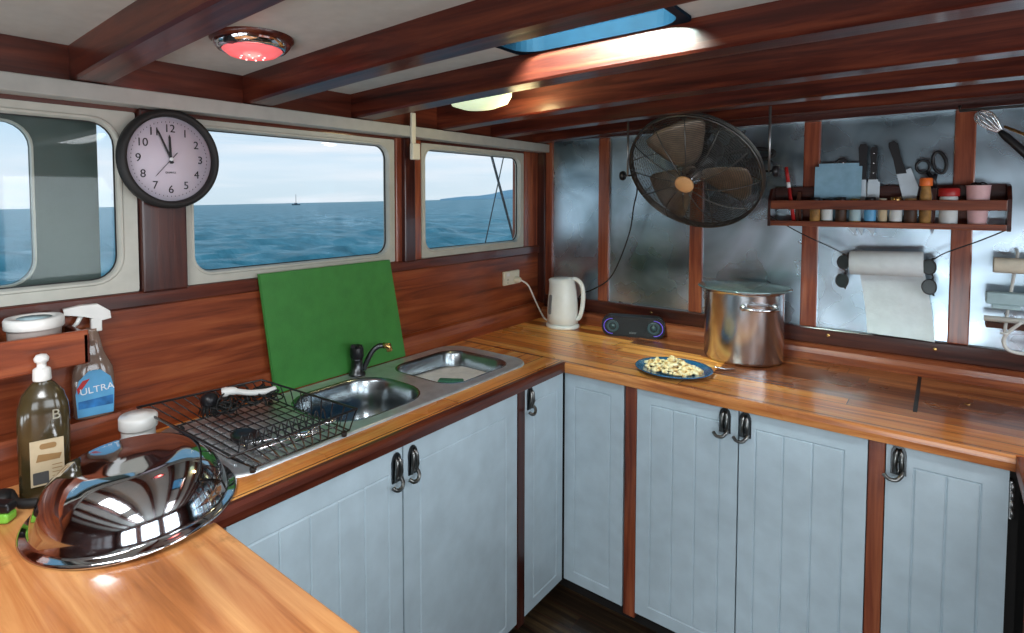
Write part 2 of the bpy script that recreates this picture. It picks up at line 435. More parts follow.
struct(MB().box((-.05,-3.35,1.32),(.028,-2.87,1.812),.006).build('trim_10',DZ))
struct(MB().box((-.06,YR,1.32),(.0,-3.35,1.812)).build('wall_left',RY))
# lower moulding along both counters
def mould_y(y0,y1,n):
    prof=[(0,.945),(.045,.945),(.047,.985),(.040,1.005),(.036,1.020),(.020,1.028),(0,1.028)]
    struct(MB().loft([[(x,y0,z) for x,z in prof],[(x,y1,z) for x,z in prof]],smooth=False).build('trim_%d'%n,RY))
mould_y(-1.56,-.0,11)
prof=[(0,.93),(.075,.93),(.077,.995),(.072,1.018),(.066,1.032),(0,1.032)]
struct(MB().loft([[(x,-2.9,z) for x,z in prof],[(x,-2.085,z) for x,z in prof]],smooth=False).build('trim_12',RY))
prof=[(0,.945),(.030,.945),(.032,.985),(.030,1.022),(0,1.028)]
struct(MB().loft([[(x,-2.085,z) for x,z in prof],[(x,-1.56,z) for x,z in prof]],smooth=False).build('trim_13',RY))

# windows: painted frame with rounded opening, gasket, pane
def window(n,y0,y1,z0,z1,fy0,fy1,fz0,fz1,r=.055):
    root=bpy.data.objects.new('window_%d'%n,None); C.objects.link(root); root.location=(0,(y0+y1)/2,z0); root['_loc']=1; root['kind']='structure'
    oc=rrect(y1-y0,z1-z0,.006,6,(y0+y1)/2,(z0+z1)/2)
    def inner(d): return rrect(y1-y0-fy0-fy1-2*d,z1-z0-fz0-fz1-2*d,max(.01,r-d),6,(y0+fy0+y1-fy1)/2,(z0+fz0+z1-fz1)/2)
    P=lambda x,l:[(x,a,b) for a,b in l]
    mb=MB(); ringloft(mb,[P(-.040,oc),P(.012,oc),P(.012,inner(-.012)),P(.015,inner(-.009)),P(.015,inner(-.004)),P(.006,inner(.0)),P(-.016,inner(.001)),P(-.040,oc)])
    mb.build('window_frame','frame_paint',root)
    mb=MB(); ringloft(mb,[P(-.005,inner(-.002)),P(-.005,inner(.003)),P(-.010,inner(.003)),P(-.010,inner(-.002)),P(-.005,inner(-.002))])
    mb.build('gasket','black_rubber',root)
    MB().prism(inner(0),.005,(-.015,0,0),(0,1,0),(0,0,1),(1,0,0)).build('glass_pane','window_glass',root)
    return root
window(1,-2.865,-2.012,1.326,1.800,.04,.046,.038,.03,.06)
window(2,-1.884,-1.070,1.326,1.800,.026,.032,.034,.026,.05)
window(3,-.918,-.165,1.326,1.800,.024,.034,.034,.026,.045)
# grey-green sliding shutter panel with its own rounded opening behind window 1
sh=thing('sliding_panel','grey-green panel with a rounded opening standing outside the leftmost window','panel',(-.20,-2.35,1.2))
P=lambda x,l:[(x,a,b) for a,b in l]
oc=rrect(.90,.66,.006,6,-2.518,1.56)
inn=rrect(.60,.405,.06,6,-2.516,1.562)
mb=MB(); ringloft(mb,[P(-.13,oc),P(-.10,oc),P(-.10,inn),P(-.13,inn),P(-.13,oc)]); mb.build('board','grey_green_panel',sh)
inn2=rrect(.608,.413,.064,6,-2.516,1.562); inn3=rrect(.598,.403,.059,6,-2.516,1.562)
mb=MB(); ringloft(mb,[P(-.102,inn2),P(-.097,inn2),P(-.096,inn3),P(-.112,inn3),P(-.102,inn2)]); mb.build('frame','frame_paint',sh)

# back wall: timber backing, aluminium sheets, battens
struct(MB().box((-.06,.012,0),(XR,.07,1.98)).build('wall_back','dark_void'))
edges=[(.085,.352),(.398,.787),(.835,1.215),(1.262,1.655),(1.702,2.15),(2.2,2.65)]
for i,(a,b) in enumerate(edges):
    o=MB().box((a-.012,.002,1.062),(b+.012,.010,1.93)).build('trim_%d'%(20+i),'aluminium_sheet'); struct(o)
def batten(n,x0,x1,y=-.014,mat=RZ): struct(MB().box((x0,y,1.066),(x1,.011,1.93),.004).build('trim_%d'%n,mat))
for n,(a,b) in enumerate([(.348,.402),(.783,.839),(1.211,1.266),(1.651,1.706),(2.146,2.204)]): batten(30+n,a,b)
struct(MB().box((0.0,-.03,1.02),(.052,.011,1.93),.004).build('trim_36',DZ)); struct(MB().box((.046,-.016,1.066),(.089,.011,1.93),.003).build('trim_37',RZ))
prof=[(.011,.945),(-.050,.945),(-.052,.972),(-.047,.990),(-.036,1.000),(-.028,1.004),(.011,1.004)]
struct(MB().loft([[(.047,y,z) for y,z in prof],[(2.6,y,z) for y,z in prof]],smooth=False).build('trim_38',RX))
struct(MB().box((.047,-.020,1.003),(2.6,.011,1.066),.004).build('trim_39',DX))
struct(MB().box((.03,-.06,1.862),(2.7,.011,1.99)).build('trim_40',DX))      # header above sheets
# screws in the trim
for i,x in enumerate((.62,1.308,1.62,2.05)):
    tag(MB().lathe([(.0065,0),(.006,-.002),(.003,-.0026)],(x,-.0195,1.041),12,'Y').build('screw','brass'),
        'small brass screw head in the dark trim '+['behind the speaker','right of the stock pot','below the right batten','near the right edge'][i],'screw')

# other walls, unseen; rear openings set low to shape light and sheet reflections
def wall_open(name,fn,L0,L1,holes,z0,z1,mat):
    mb=MB()
    cur=L0
    for a,b in holes:
        mb.box(*fn(cur,a,0,1.98)); mb.box(*fn(a,b,0,z0)); mb.box(*fn(a,b,z1,1.98)); cur=b
    mb.box(*fn(cur,L1,0,1.98)); struct(mb.build(name,mat))
wall_open('wall_rear',lambda a,b,z0,z1:((a,YR-.06,z0),(b,YR,z1)),-.06,XR+.06,[(.25,1.05),(1.3,2.1),(2.3,2.95)],.05,.80,DX)
wall_open('wall_right',lambda a,b,z0,z1:((XR,a,z0),(XR+.06,b,z1)),YR,.07,[(-4.1,-3.2),(-2.9,-2.0),(-1.7,-.8)],1.0,1.75,DY)

# deck beams
def beam(y0,w,name='deck_beam',h=.098,lab=''):
    mb=MB(); rings=[]
    for i in range(15):
        x=.044+(XR-.044)*i/14; z=zbeam(x); c=.006
        rings.append([(x,y0,z+h),(x,y0,z+c),(x,y0+c,z),(x,y0+w-c,z),(x,y0+w,z+c),(x,y0+w,z+h)])
    mb.loft(rings,smooth=False); o=mb.build(name,BM); o['kind']='structure'; return o
bl=[(-2.168,.080),(-1.72,.082),(-1.309,.085),(-.859,.085),(-.49,.085),(-.135,.075),(-2.62,.08),(-3.07,.08),(-3.52,.08),(-3.97,.08)]
for i,(y,w) in enumerate(bl): beam(y,w,'trim_%d'%(50+i))
# valence bracket
vb=MB(); vb.box((.072,-1.042,1.740),(.082,-1.020,1.902),.002); vb.box((.072,-1.046,1.722),(.090,-1.004,1.785),.004)
loc_thing(vb,'valence_clip','small cream clip over the white board above the post between the windows','clip','cream_plastic')

# ------------------------------------------------------------------ worktops
mb=MB()
SX0,SX1,SY0,SY1=.085,.43,-1.70,-.825   # hole under the sink bowls
mb.box((0,-2.10,ZB),(SX0,-W2,ZC)); mb.box((SX1,-2.10,ZB),(W1-.02,-W2,ZC)); mb.box((SX0,-2.10,ZB),(SX1,SY0,ZC)); mb.box((SX0,SY1,ZB),(SX1,-W2,ZC))
tag(mb.build('worktop',CY),'varnished plank worktop under the windows with the double sink let in','worktop')
mb=MB(); mb.use(CX); mb.box((0.012,-W2,ZB),(2.55,-.475,ZC)); mb.box((.012,-.475,ZB),(1.02,-.26,ZC)); mb.box((.012,-.26,ZB),(.62,0,ZC))
mb.use(CXD); mb.box((1.02,-.475,ZB),(2.55,-.26,ZC)); mb.box((.62,-.26,ZB),(2.55,0,ZC))  # darker rear planks; colour also carries the dark ledge's reflection
wt=tag(mb.build('worktop',CX),'varnished plank worktop below the metal sheets carrying kettle and stock pot','worktop')
# groove across the back boards
MB().box((1.578,-.49,ZC-.001),(1.588,-.06,ZC+.0012)).build('groove','ink',wt)
MB().lathe([(.008,0),(.007,.002),(.003,.0026)],(1.70,-.31,ZC),12).build('screw','brass',wt)
# red-brown nosings
nl=MB(); pr=[(W1-.022,ZC),(W1-.008,ZC+.0008),(W1-.001,ZC-.006),(W1+.001,ZC-.018),(W1-.003,ZB-.002),(W1-.022,ZB-.002)]
nl.loft([[(x,-2.10,z) for x,z in pr],[(x,-W2-.001,z) for x,z in pr]],smooth=False)
o=nl.build('nosing',DY); tag(o,'rounded reddish timber nosing along the sink worktop front edge','edge trim')
nr=MB(); pr=[(-W2+.004,ZC+.0003),(-W2-.006,ZC+.0006),(-W2-.012,ZC-.006),(-W2-.013,ZC-.018),(-W2-.010,ZB-.002),(-W2+.004,ZB-.002)]
nr.loft([[(W1-.0,y,z) for y,z in pr],[(1.778,y,z) for y,z in pr]],smooth=False)
NX=wood('nosing_timber',(.16,.04,.014),(.50,.17,.05),(.80,.38,.13),'X',.25,coat=.4,wear=.3)
tag(nr.build('nosing',NX),'rounded timber nosing along the worktop front below the stock pot','edge trim')
# return worktop at the right
rt=thing('worktop','reddish timber return worktop at the right edge turning towards the viewer','worktop',(2.15,-1.4,ZB))
MB().box((1.778,-2.2,ZB-.004),(2.55,-W2,ZC),.005).build('top',RY,rt)
MB().box((1.80,-.76,0),(1.835,-.72,ZB-.004),.003).build('leg',RZ,rt)
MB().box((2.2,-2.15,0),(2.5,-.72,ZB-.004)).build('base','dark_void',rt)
# peninsula in the foreground
pn=thing('peninsula_worktop','honey coloured worktop in the foreground with the upturned bowl on it','worktop',(.65,-2.5,0))
MB().box((.014,-2.95,.892),(1.30,-2.085,.930),.004).build('top',CP,pn)
MB().box((.02,-2.9,.06),(1.26,-2.14,.892)).build('base','cabinet_paint',pn)
MB().box((.05,-2.88,0),(1.22,-2.2,.06)).build('plinth','dark_void',pn)

# ------------------------------------------------------------------ cabinets
def door(w,h,grooves,lines,o,u,nrm,parent,th=.018):
    """door slab; u=width axis, z up, nrm=outward; grooves=(l,r,b,t) margins; lines=inner vertical v-grooves"""
    l,r,bt,tp=grooves; g=.0035; d=.0035
    U=[0,w]; V=[0,h]; uc=[l,w-r]; vc=[bt,h-tp]
    gl=[l]+[l+(w-l-r)*f for f in lines]+[w-r]
    for c in gl: U+=[c-g,c,c+g]
    for c in vc: V+=[c-g,c,c+g]
    U=sorted(U); V=sorted(V); o=Vector(o);u=Vector(u);nn=Vector(nrm)
    mb=MB(); grid=[]
    for y in V:
        row=[]
        for x in U:
            deep=(min(abs(x-c) for c in gl)<1e-6 and vc[0]-1e-6<=y<=vc[1]+1e-6) or (min(abs(y-c) for c in vc)<1e-6 and gl[0]-1e-6<=x<=gl[-1]+1e-6)
            row.append(mb.bm.verts.new(o+u*x+Vector((0,0,y))+nn*(0-(d if deep else 0))))
        grid.append(row)
    for j in range(len(V)-1):
        for i in range(len(U)-1): mb.bm.faces.new((grid[j][i],grid[j][i+1],grid[j+1][i+1],grid[j+1][i]))
    # sides and back
    def P(x,y,k): return mb.bm.verts.new(o+u*x+Vector((0,0,y))-nn*k)
    b=[P(0,0,th),P(w,0,th),P(w,h,th),P(0,h,th)]; mb.bm.faces.new(b)
    f=[[grid[0][i] for i in range(len(U))],[grid[j][-1] for j in range(len(V))],[grid[-1][i] for i in reversed(range(len(U)))],[grid[j][0] for j in reversed(range(len(V)))]]
    for k in range(4): mb.bm.faces.new(f[k]+[b[(k+1)%4],b[k]])
    return mb.build('door','cabinet_paint',parent)
def latch(o,u,nrm,parent):
    """pewter cupboard latch: arched back plate, ribs, curled thumb lever"""
    u=Vector(u);nn=Vector(nrm);o=Vector(o);z=Vector((0,0,1))
    mb=MB(); pl=[(-.017,0),(.017,0),(.017,.055)]+[(.017*math.cos(a),.055+.026*math.sin(a)) for a in [PI*k/8 for k in range(1,8)]]+[(-.017,.055)]
    mb.prism(pl,.006,o,u,z,nn,.0015)
    p=mb.build('latch','dark_steel',parent)
    mb=MB()
    for s in (-1,1): mb.tube([o+u*(.008*s)+nn*.006+z*.004,o+u*(.008*s)+nn*.013+z*.03,o+u*(.006*s)+nn*.012+z*.058,o+u*(.003*s)+nn*.007+z*.072],[.005,.0065,.006,.003],8)
    for zz in (.012,.034,.055): mb.ball(o+nn*.009+z*zz,.0035,sub=1)
    mb.build('rib','pewter',p)
    mb=MB(); mb.tube(spline([o+nn*.010+z*.012+u*.010,o+nn*.022+z*.002+u*.006,o+nn*.026-z*.008-u*.004,o+nn*.026-z*.008-u*.020,o+nn*.020+z*.000-u*.030],4),.0055,8)
    mb.build('lever','pewter',p)
FX=W1-.015; FY=-W2+.014; DB,DT=.082,.905
def cab_left(root,y0,y1): # carcass on the left run
    MB().box((.02,y0,.075),(FX-.0195,y1,.60 if y1<-.83 else .905)).build('body','dark_void',root)
    MB().box((.05,y0,0),(FX-.07,y1,.075)).build('plinth','dark_void',root)
sc=thing('sink_cabinet','pale blue-grey base cabinet below the double sink with two grooved doors','cabinet',(.28,-1.53,0))
cab_left(sc,-2.08,-.995)
MB().box((FX-.05,-2.08,.875),(FX-.0195,-.995,.905)).build('rail',DY,sc)
MB().box((FX-.022,-.998,.06),(FX+.001,-.955,.908),.002).build('stile',DZ,sc)
d=door(.50,DT-DB,(.04,.05,.03,.068),[.2,.4,.6,.8],(FX,-2.055,DB),(0,1,0),(1,0,0),sc); latch((FX,-1.578,.812),(0,1,0),(1,0,0),d)
d=door(.546,DT-DB,(.065,.065,.03,.068),[],(FX,-1.549,DB),(0,1,0),(1,0,0),sc); latch((FX,-1.516,.812),(0,1,0),(1,0,0),d)
cc=thing('corner_cabinet','pale blue-grey corner base cabinet with one narrow door on each side of the corner','cabinet',(.3,-.4,0))
MB().box((.02,-.95,.075),(FX-.0195,-.66,.60)).build('body','dark_void',cc)
MB().box((.02,-.655,.075),(.79,-.02,.905)).build('carcass','dark_void',cc)
MB().box((.05,-.95,0),(FX-.07,-.66,.075)).build('plinth','dark_void',cc)
MB().box((.05,-.615,0),(.79,-.05,.075)).build('plinth','dark_void',cc)
d=door(.262,DT-DB,(.058,.045,.040,.062),[],(FX,-.953,DB),(0,1,0),(1,0,0),cc); latch((FX,-.926,.826),(0,1,0),(1,0,0),d)
door(.238,DT-DB,(.044,.052,.045,.055),[],(FX+.002,FY,DB),(1,0,0),(0,-1,0),cc)
MB().box((.787,FY-.001,.06),(.829,FY+.022,.908),.002).build('stile',RZ,cc)
dc=thing('base_cabinet','pale blue-grey double-door base cabinet under the plate and stock pot','cabinet',(1.16,-.4,0))
MB().box((.795,-.655,.075),(1.525,-.02,.905)).build('body','dark_void',dc)
MB().box((.795,-.615,0),(1.525,-.05,.075)).build('plinth','dark_void',dc)
d=door(.328,DT-DB,(.050,.055,.045,.055),[1/3,2/3],(.831,FY,DB),(1,0,0),(0,-1,0),dc); latch((1.121,FY,.820),(1,0,0),(0,-1,0),d)
d=door(.326,DT-DB,(.046,.055,.045,.055),[1/3,2/3],(1.163,FY,DB),(1,0,0),(0,-1,0),dc); latch((1.180,FY,.820),(1,0,0),(0,-1,0),d)
MB().box((1.491,FY-.001,.06),(1.528,FY+.022,.908),.002).build('stile',RZ,dc)
gc=thing('base_cabinet','pale blue-grey single-door base cabinet at the right end of the run','cabinet',(1.66,-.4,0))
MB().box((1.53,-.655,.075),(1.79,-.02,.905)).build('body','dark_void',gc)
MB().box((1.53,-.615,0),(1.79,-.05,.075)).build('plinth','dark_void',gc)
d=door(.240,DT-DB,(.060,.050,.045,.058),[.5],(1.530,FY,DB),(1,0,0),(0,-1,0),gc); latch((1.557,FY,.822),(1,0,0),(0,-1,0),d)
mb=MB(); mb.box((1.771,FY-.006,.78),(1.776,FY+.010,.875),.001)
for k in range(4): mb.lathe([(.004,0),(.004,.02)],(1.776,FY-.004,.785+.022*k),8)
mb.build('hinge','rod_steel',gc)

# ------------------------------------------------------------------ double sink
sk=thing('double_sink','stainless steel double sink with drainer let into the window worktop','sink',(.25,-1.4,ZC))
def rring(x0,x1,y0,y1,r,z,n=7): return [(a,b,z) for a,b in rrect(x1-x0,y1-y0,r,n,(x0+x1)/2,(y0+y1)/2)]
ZD=ZC+.0035
def sinkdeck():
    mb=MB(); bm=mb.bm
    def loopv(pts):
        v=[bm.verts.new(p) for p in pts]; return v,[bm.edges.new((v[i],v[(i+1)%len(v)])) for i in range(len(v))]
    X0,X1,Y0,Y1=.052,.462,-2.03,-.775
    B2=(.098,.418,-1.205,-.832,.085); B1=(.098,.415,-1.665,-1.275,.125)
    o,oe=loopv(rring(X0+.012,X1-.012,Y0+.012,Y1-.012,.085,ZD))
    l=[]; es=list(oe)
    for B in (B1,B2):
        v,e=loopv(rring(*B,ZD)); l.append(v); es+=e
    mb.use('sink_steel'); bmesh.ops.triangle_fill(bm,use_beauty=True,edges=es)
    for f in bm.faces: f.smooth=False
    def strip(va,pts):
        vb=[bm.verts.new(p) for p in pts]; n=len(va)
        for i in range(n):
            f=bm.faces.new((va[i],va[(i+1)%n],vb[(i+1)%n],vb[i])); f.smooth=True
        return vb
    v=strip(o,rring(X0+.006,X1-.006,Y0+.006,Y1-.006,.09,ZD+.004)); v=strip(v,rring(X0,X1,Y0,Y1,.095,ZD+.002)); strip(v,rring(X0-.001,X1+.001,Y0-.001,Y1+.001,.095,ZC+.0003))
    for (x0,x1,y0,y1,r),vv in zip((B1,B2),l):
        cur=vv; mb.use('basin_steel_shaded'); nf0=set(bm.faces)
        for ins,dz in ((.003,.002),(.008,-.001),(.013,-.010),(.020,-.08),(.028,-.135),(.045,-.155),(.09,-.160)):
            rr=max(.02,r-ins*.7); cur=strip(cur,rring(x0+ins,x1-ins,y0+ins,y1-ins,rr,ZD+dz))
        bm.faces.new(cur)
        for f in bm.faces:
            if f not in nf0: f.material_index=1
        mb.use('sink_steel')
    # shallow drainer ribs
    for k in range(11):
        y=-1.74-.024*k; mb.box((.11,y-.004,ZD-.001),(.40,y+.004,ZD+.003),.0015,1)
    return mb
sinkdeck().build('basins',None,sk)
for y in (-1.47,-1.02): MB().lathe([(.035,0),(.038,.002),(.03,.003),(.024,-.001),(.0,-.001)],(.25,y,ZD-.1585),24).build('drain','chrome',sk)
# tap
tp=thing('mixer_tap','black mixer tap with a curved spout and brass tip at the back of the sink','tap',(.076,-1.318,ZD))
MB().lathe([(.030,0),(.030,.008),(.022,.014),(.020,.05),(.021,.056),(.021,.06)],(.078,-1.322,ZD),24).build('base','dark_steel',tp)
MB().lathe([(.021,.06),(.024,.066),(.024,.094),(.019,.106),(.004,.109)],(.078,-1.322,ZD),24).build('lever_cap','black_plastic',tp)
MB().tube([(.085,-1.325,ZD+.095),(.10,-1.35,ZD+.112),(.118,-1.375,ZD+.118)],[.007,.007,.006],10).build('lever','black_plastic',tp)
sp=spline([(.088,-1.300,ZD+.016),(.095,-1.290,ZD+.045),(.105,-1.275,ZD+.078),(.118,-1.258,ZD+.096),(.130,-1.243,ZD+.098)],5)
MB().tube(sp,.0095,12).build('spout','dark_steel',tp)
MB().tube([(.128,-1.245,ZD+.099),(.142,-1.230,ZD+.096),(.145,-1.227,ZD+.078)],[.0105,.0125,.0115],12).build('nozzle','brass',tp)
# foam, sponge, blue plate
mb=MB(); rg=[]
base=rrect(.276,.325,.075,7,.258,-1.018)
for f in (1,.85,.65,.45,.25,.08):
    rg.append([(.258+(x-.258)*f,-1.018+(y+1.018)*f,.893+.010*(1-f)**.6+.006*math.sin(23*x*f+3*y)*math.cos(31*y*f)) for x,y in base])
mb.loft(rg,caps=(True,True)); o=loc_thing(mb,'dish_foam','white soap foam filling the far sink basin','foam','foam'); o['kind']='stuff'
mb=MB().box((-.045,-.03,0),(.045,.03,.022),.006,3); mb.xf(Matrix.Translation((.315,-1.09,.902))@Matrix.Rotation(.6,4,'Z')@Matrix.Rotation(-.12,4,'X'))
loc_thing(mb,'sponge','green kitchen sponge floating on the foam in the far basin','sponge','sponge')
mb=MB().lathe([(.005,0),(.06,0),(.10,.012),(.104,.016),(.098,.014),(.06,.006),(.0,.005)],(0,0,0),40)
mb.xf(Matrix.Translation((.285,-1.40,.829))@Matrix.Rotation(-.5,4,'Y')@Matrix.Rotation(.35,4,'X'))
loc_thing(mb,'dinner_plate','deep blue plate lying tilted in the near sink basin','plate','blue_glaze')

# ------------------------------------------------------------------ green board
gb=MB(); g0=Vector((.052,-1.628,ZD+.003)); 
pts=[(0,0),(.585,0),(.585-.012,.402),(.012-.045,.402)]
n=Vector((math.cos(.055),0,math.sin(.055))); 
mb=MB().prism([(0,0),(.582,0),(.514,.386),(-.042,.386)],.012,(.038,-1.632,ZD+.004),(0,1,0),(-.036,0,.999),(1,0,.04),.003)
loc_thing(mb,'chopping_board','large green plastic chopping board leaning upright against the window sill behind the tap','chopping board','green_board')

# ------------------------------------------------------------------ dish rack
rk=thing('dish_rack','black wire dish rack on the sink drainer','dish rack',(.3,-1.86,ZD))
r=.0018
A=[(.105,-1.965),(.475,-1.955),(.475,-1.68),(.105,-1.68)]; z0=ZD+.018; z1=1.045
T=[(.105,-2.06),(.548,-2.05),(.535,-1.705),(.145,-1.735)]
def lerp(a,b,t): return tuple(a[i]+(b[i]-a[i])*t for i in range(len(a)))
def edge(L,k,t,z): p=lerp(L[k],L[(k+1)%4],t); return (p[0],p[1],z)
mb=MB(); 
for L,z,rr in ((T,z1,.0030),(A,z0,.0024)):
    mb.tube([(*p,z) for p in L]+[(*L[0],z)],rr,6)
mb.build('rim','black_wire',rk)
mb=MB()
for k in range(1,12): 
    y=lerp(A[0],A[3],k/12)[1]; mb.tube([(.105,y,z0+.004),(.475,y,z0+.004)],r,6)
for k in range(1,8):
    x=.105+.37*k/8; mb.tube([(x,-1.96,z0),(x,-1.68,z0)],r,6)
mb.build('floor_grid','black_wire',rk)
mb=MB()
for k,cnt in ((0,9),(1,12),(2,9),(3,12)):
    for i in range(cnt+1):
        t=i/cnt; a=edge(T,k,t,z1); b=edge(A,k,t,z0); mb.tube([a,(b[0]+(a[0]-b[0])*.25,b[1]+(a[1]-b[1])*.25,z0+.02),b],r,6)
mb.build('side_wires','black_wire',rk)
mb=MB(); pts=[]
for i in range(12*8+1):
    t=i/8; pts.append((.400,-1.95+.021*t,z0+.008+.040*abs(math.sin(PI*t/1.0))))
mb.tube(pts,r,6); pts=[(.30,p[1],p[2]-.012*0) for p in pts]; 
mb.build('plate_loops','black_wire',rk)
for (x,y) in ((.115,-1.955),(.465,-1.95),(.465,-1.69),(.115,-1.69)): MB().lathe([(.007,ZD+.003),(.008,ZD+.012),(.004,z0)],(x,y,0),10).build('foot','black_rubber',rk)
# dish brush with white handle, dark net scourer, cutlery
br=thing('dish_brush','washing-up brush with a white curved handle at the back of the rack','brush',(.16,-1.80,z0))
MB().tube(spline([(.165,-1.865,1.045),(.178,-1.845,1.048),(.190,-1.80,1.034),(.205,-1.755,1.030),(.212,-1.73,1.034)],6),[.013]*4+[.011]*4+[.008]*16+[.006],10).build('handle','white_plastic',br)
mb=MB(); mb.ball((.150,-1.895,1.030),.024,(1,1,.9),2); mb.build('head','black_plastic',br)
mb=MB()
for i in range(60):
    a=random.random()*2*PI; q=random.random()**.5*.02; mb.tube([(.15+q*math.cos(a),-1.895+q*math.sin(a),1.018),(.15+q*1.4*math.cos(a),-1.895+q*1.4*math.sin(a),.992)],.0012,4)
mb.build('bristles','black_rubber',br)
mb=MB()
for k in range(46):
    a=random.random()*6.28; b=random.random()*3; c=Vector((.175+random.uniform(-.035,.035),-1.80+random.uniform(-.085,.085),z0+.032+random.uniform(0,.028)))
    u=Vector((math.cos(a),math.sin(a),random.uniform(-.2,.2))).normalized(); v=u.cross(Vector((math.sin(b),.3,math.cos(b)))).normalized()
    mb.tube(arc(c,random.uniform(.012,.022),0,2*PI,10,u,v),.0022,5)
o=loc_thing(mb,'scourer','tangled black net scourer lying in the back of the dish rack','scourer','black_rubber')
def spoon(p,ang,name,label,L=.17,fork=False):
    root=thing(name,label,'cutlery',p,ang)
    Mx=parent_world(root)
    mb=MB(); mb.tube([(0,0,.004),(L*.4,0,.007),(L*.75,0,.004)],[.0035,.0028,.0022],8)
    mb.xf(Mx); mb.build('handle','chrome',root)
    mb=MB()
    if not fork: mb.ball((L*.88,0,.006),.022,(1,.62,.25),2)
    else:
        mb.box((L*.72,-.011,.003),(L*.82,.011,.006),.001)
        for k in range(4): mb.tube([(L*.81,-.009+.006*k,.0045),(L,-.009+.006*k,.010)],.0014,5)
    mb.xf(Mx); mb.build('tines' if fork else 'bowl','chrome',root)
zg=z0+.009
spoon((.375,-1.93,zg),1.2,'spoon','steel spoon lying near the front left of the dish rack')
spoon((.425,-1.92,zg),1.45,'fork','steel fork lying along the front of the dish rack',fork=True)
spoon((.435,-1.80,zg+.001),1.75,'spoon','steel spoon beside the loops at the right of the dish rack',L=.12)
mb=MB().lathe([(.002,0),(.028,0),(.034,.012),(.032,.014),(.026,.004),(0,.003)],(.345,-1.90,zg+.002),20,sx=1.3)
loc_thing(mb,'strainer_dish','small dark oval strainer cup in the middle of the dish rack','strainer','dark_steel')

# ------------------------------------------------------------------ upturned bowl
bw=MB(); R=.197
prof=[(R,0),(R+.001,.003),(R-.004,.007),(R-.014,.007),(R-.018,.012),(.175,.032),(.166,.056),(.150,.083),(.128,.104),(.105,.115),(.088,.1180),(.080,.1180),(.05,.1225),(0,.125)]
bm2=[(r_-.002,z_-.002) for r_,z_ in prof[::-1]][1:-1]
bw.lathe(prof,seg=72,caps=(False,True)); bw.lathe([(R-.001,.0),(R-.015,.004),(R-.02,.009),(.173,.030),(.164,.054),(.148,.081),(.126,.102),(.103,.113),(.08,.1155),(.05,.12),(0,.1225)],seg=72,caps=(False,True))
bmesh.ops.transform(bw.bm,matrix=Matrix.Translation((.388,-2.172,.9395))@Matrix.Rotation(.047,4,'X')@Matrix.Diagonal((1,1,.93,1)),verts=bw.bm.verts)
loc_thing(bw,'mixing_bowl','large polished steel mixing bowl lying upside down on the foreground worktop','bowl','steel_bowl')
# white tub behind bowl
tb=thing('food_tub','white lidded plastic tub standing just behind the upturned steel bowl','tub',(.155,-2.03,ZC))
cx,cy=.170,-2.082
MB().lathe([(.035,0),(.036,.004),(.038,.070),(.038,.076)],(cx,cy,ZC+.0045),28).build('body','white_plastic',tb)
MB().lathe([(.042,.070),(.043,.072),(.043,.096),(.040,.100),(.024,.101),(.022,.104),(.0,.104)],(cx,cy,ZC+.0045),28).build('lid','white_plastic',tb)
mb=MB().box((-.010,-.036,0),(.010,.004,.004),.001); mb.xf(Matrix.Translation((cx+.03,cy-.036,ZC+.058))@Matrix.Rotation(.55,4,'X')); mb.build('tab','white_plastic',tb)
# ------------------------------------------------------------------ soap bottle
sb=thing('soap_bottle','tall amber washing-up liquid bottle with white push cap and cream label at far left','bottle',(.165,-2.275,.93),.15)
def flatlathe(prof,c,sx,sy,rz=0,seg=32,p=3.0):
    rings=[]
    for r_,z_ in prof:
        ring=[]
        for i in range(seg):
            a=2*PI*i/seg; ca,sa=math.cos(a),math.sin(a); k=1 if r_<.014 else (abs(ca)**p+abs(sa)**p)**(-1/p)
            x,y=r_*k*ca*(sx if r_>.014 else 1),r_*k*sa*(sy if r_>.014 else 1)
            ring.append((c[0]+x*math.cos(rz)-y*math.sin(rz),c[1]+x*math.sin(rz)+y*math.cos(rz),c[2]+z_))
        rings.append(ring)
    return rings
bc=(.165,-2.272,.93); rz=1.10-PI/2+PI/2
# front faces the viewer
fr=math.atan2(-2.61+2.272,1.63-.165); rz=fr+PI/2
mb=MB().loft(flatlathe([(.044,0),(.047,.004),(.048,.14),(.048,.175),(.046,.195),(.038,.222),(.022,.242),(.0139,.25),(.0138,.258)],bc,1.0,.62,rz))
mb.build('body','soap_liquid',sb)
MB().lathe([(.017,.250),(.0175,.252),(.0165,.274),(.013,.277),(.009,.279),(.009,.288),(.0135,.291),(.0145,.298),(.010,.305),(.003,.307)],bc,24).build('cap','white_plastic',sb)
def facing(c,ang,off,up): # matrix mapping text XY plane to a vertical plane facing 'ang'
    f=Vector((math.cos(ang),math.sin(ang),0)); rgt=Vector((-math.sin(ang),math.cos(ang),0))
    p=Vector(c)+f*off+Vector((0,0,up))
    m=Matrix(((rgt.x,0,f.x,p.x),(rgt.y,0,f.y,p.y),(rgt.z,1,f.z,p.z),(0,0,0,1))); return m
Fm=facing(bc,fr,.0302,0)
mb=MB().prism([(-.026,.030),(.034,.030),(.034,.128),(-.026,.128)],.0012,(0,0,0),(1,0,0),(0,1,0),(0,0,1)); mb.xf(Fm); lb=mb.build('label','label_cream',sb)
mb=MB(); mb.prism([(-.016,.082),(.026,.082),(.030,.094),(-.012,.098)],.0018,(0,0,0),(1,0,0),(0,1,0),(0,0,1)); mb.prism(rrect(.03,.012,.005,3,.006,.114),.0018,(0,0,0),(1,0,0),(0,1,0),(0,0,1)); 
for k in range(4): mb.prism([(.012,.070-.008*k),(.030,.070-.008*k),(.030,.0715-.008*k),(.012,.0715-.008*k)],.0016,(0,0,0),(1,0,0),(0,1,0),(0,0,1))
mb.xf(Fm); mb.build('print','label_brown',lb)
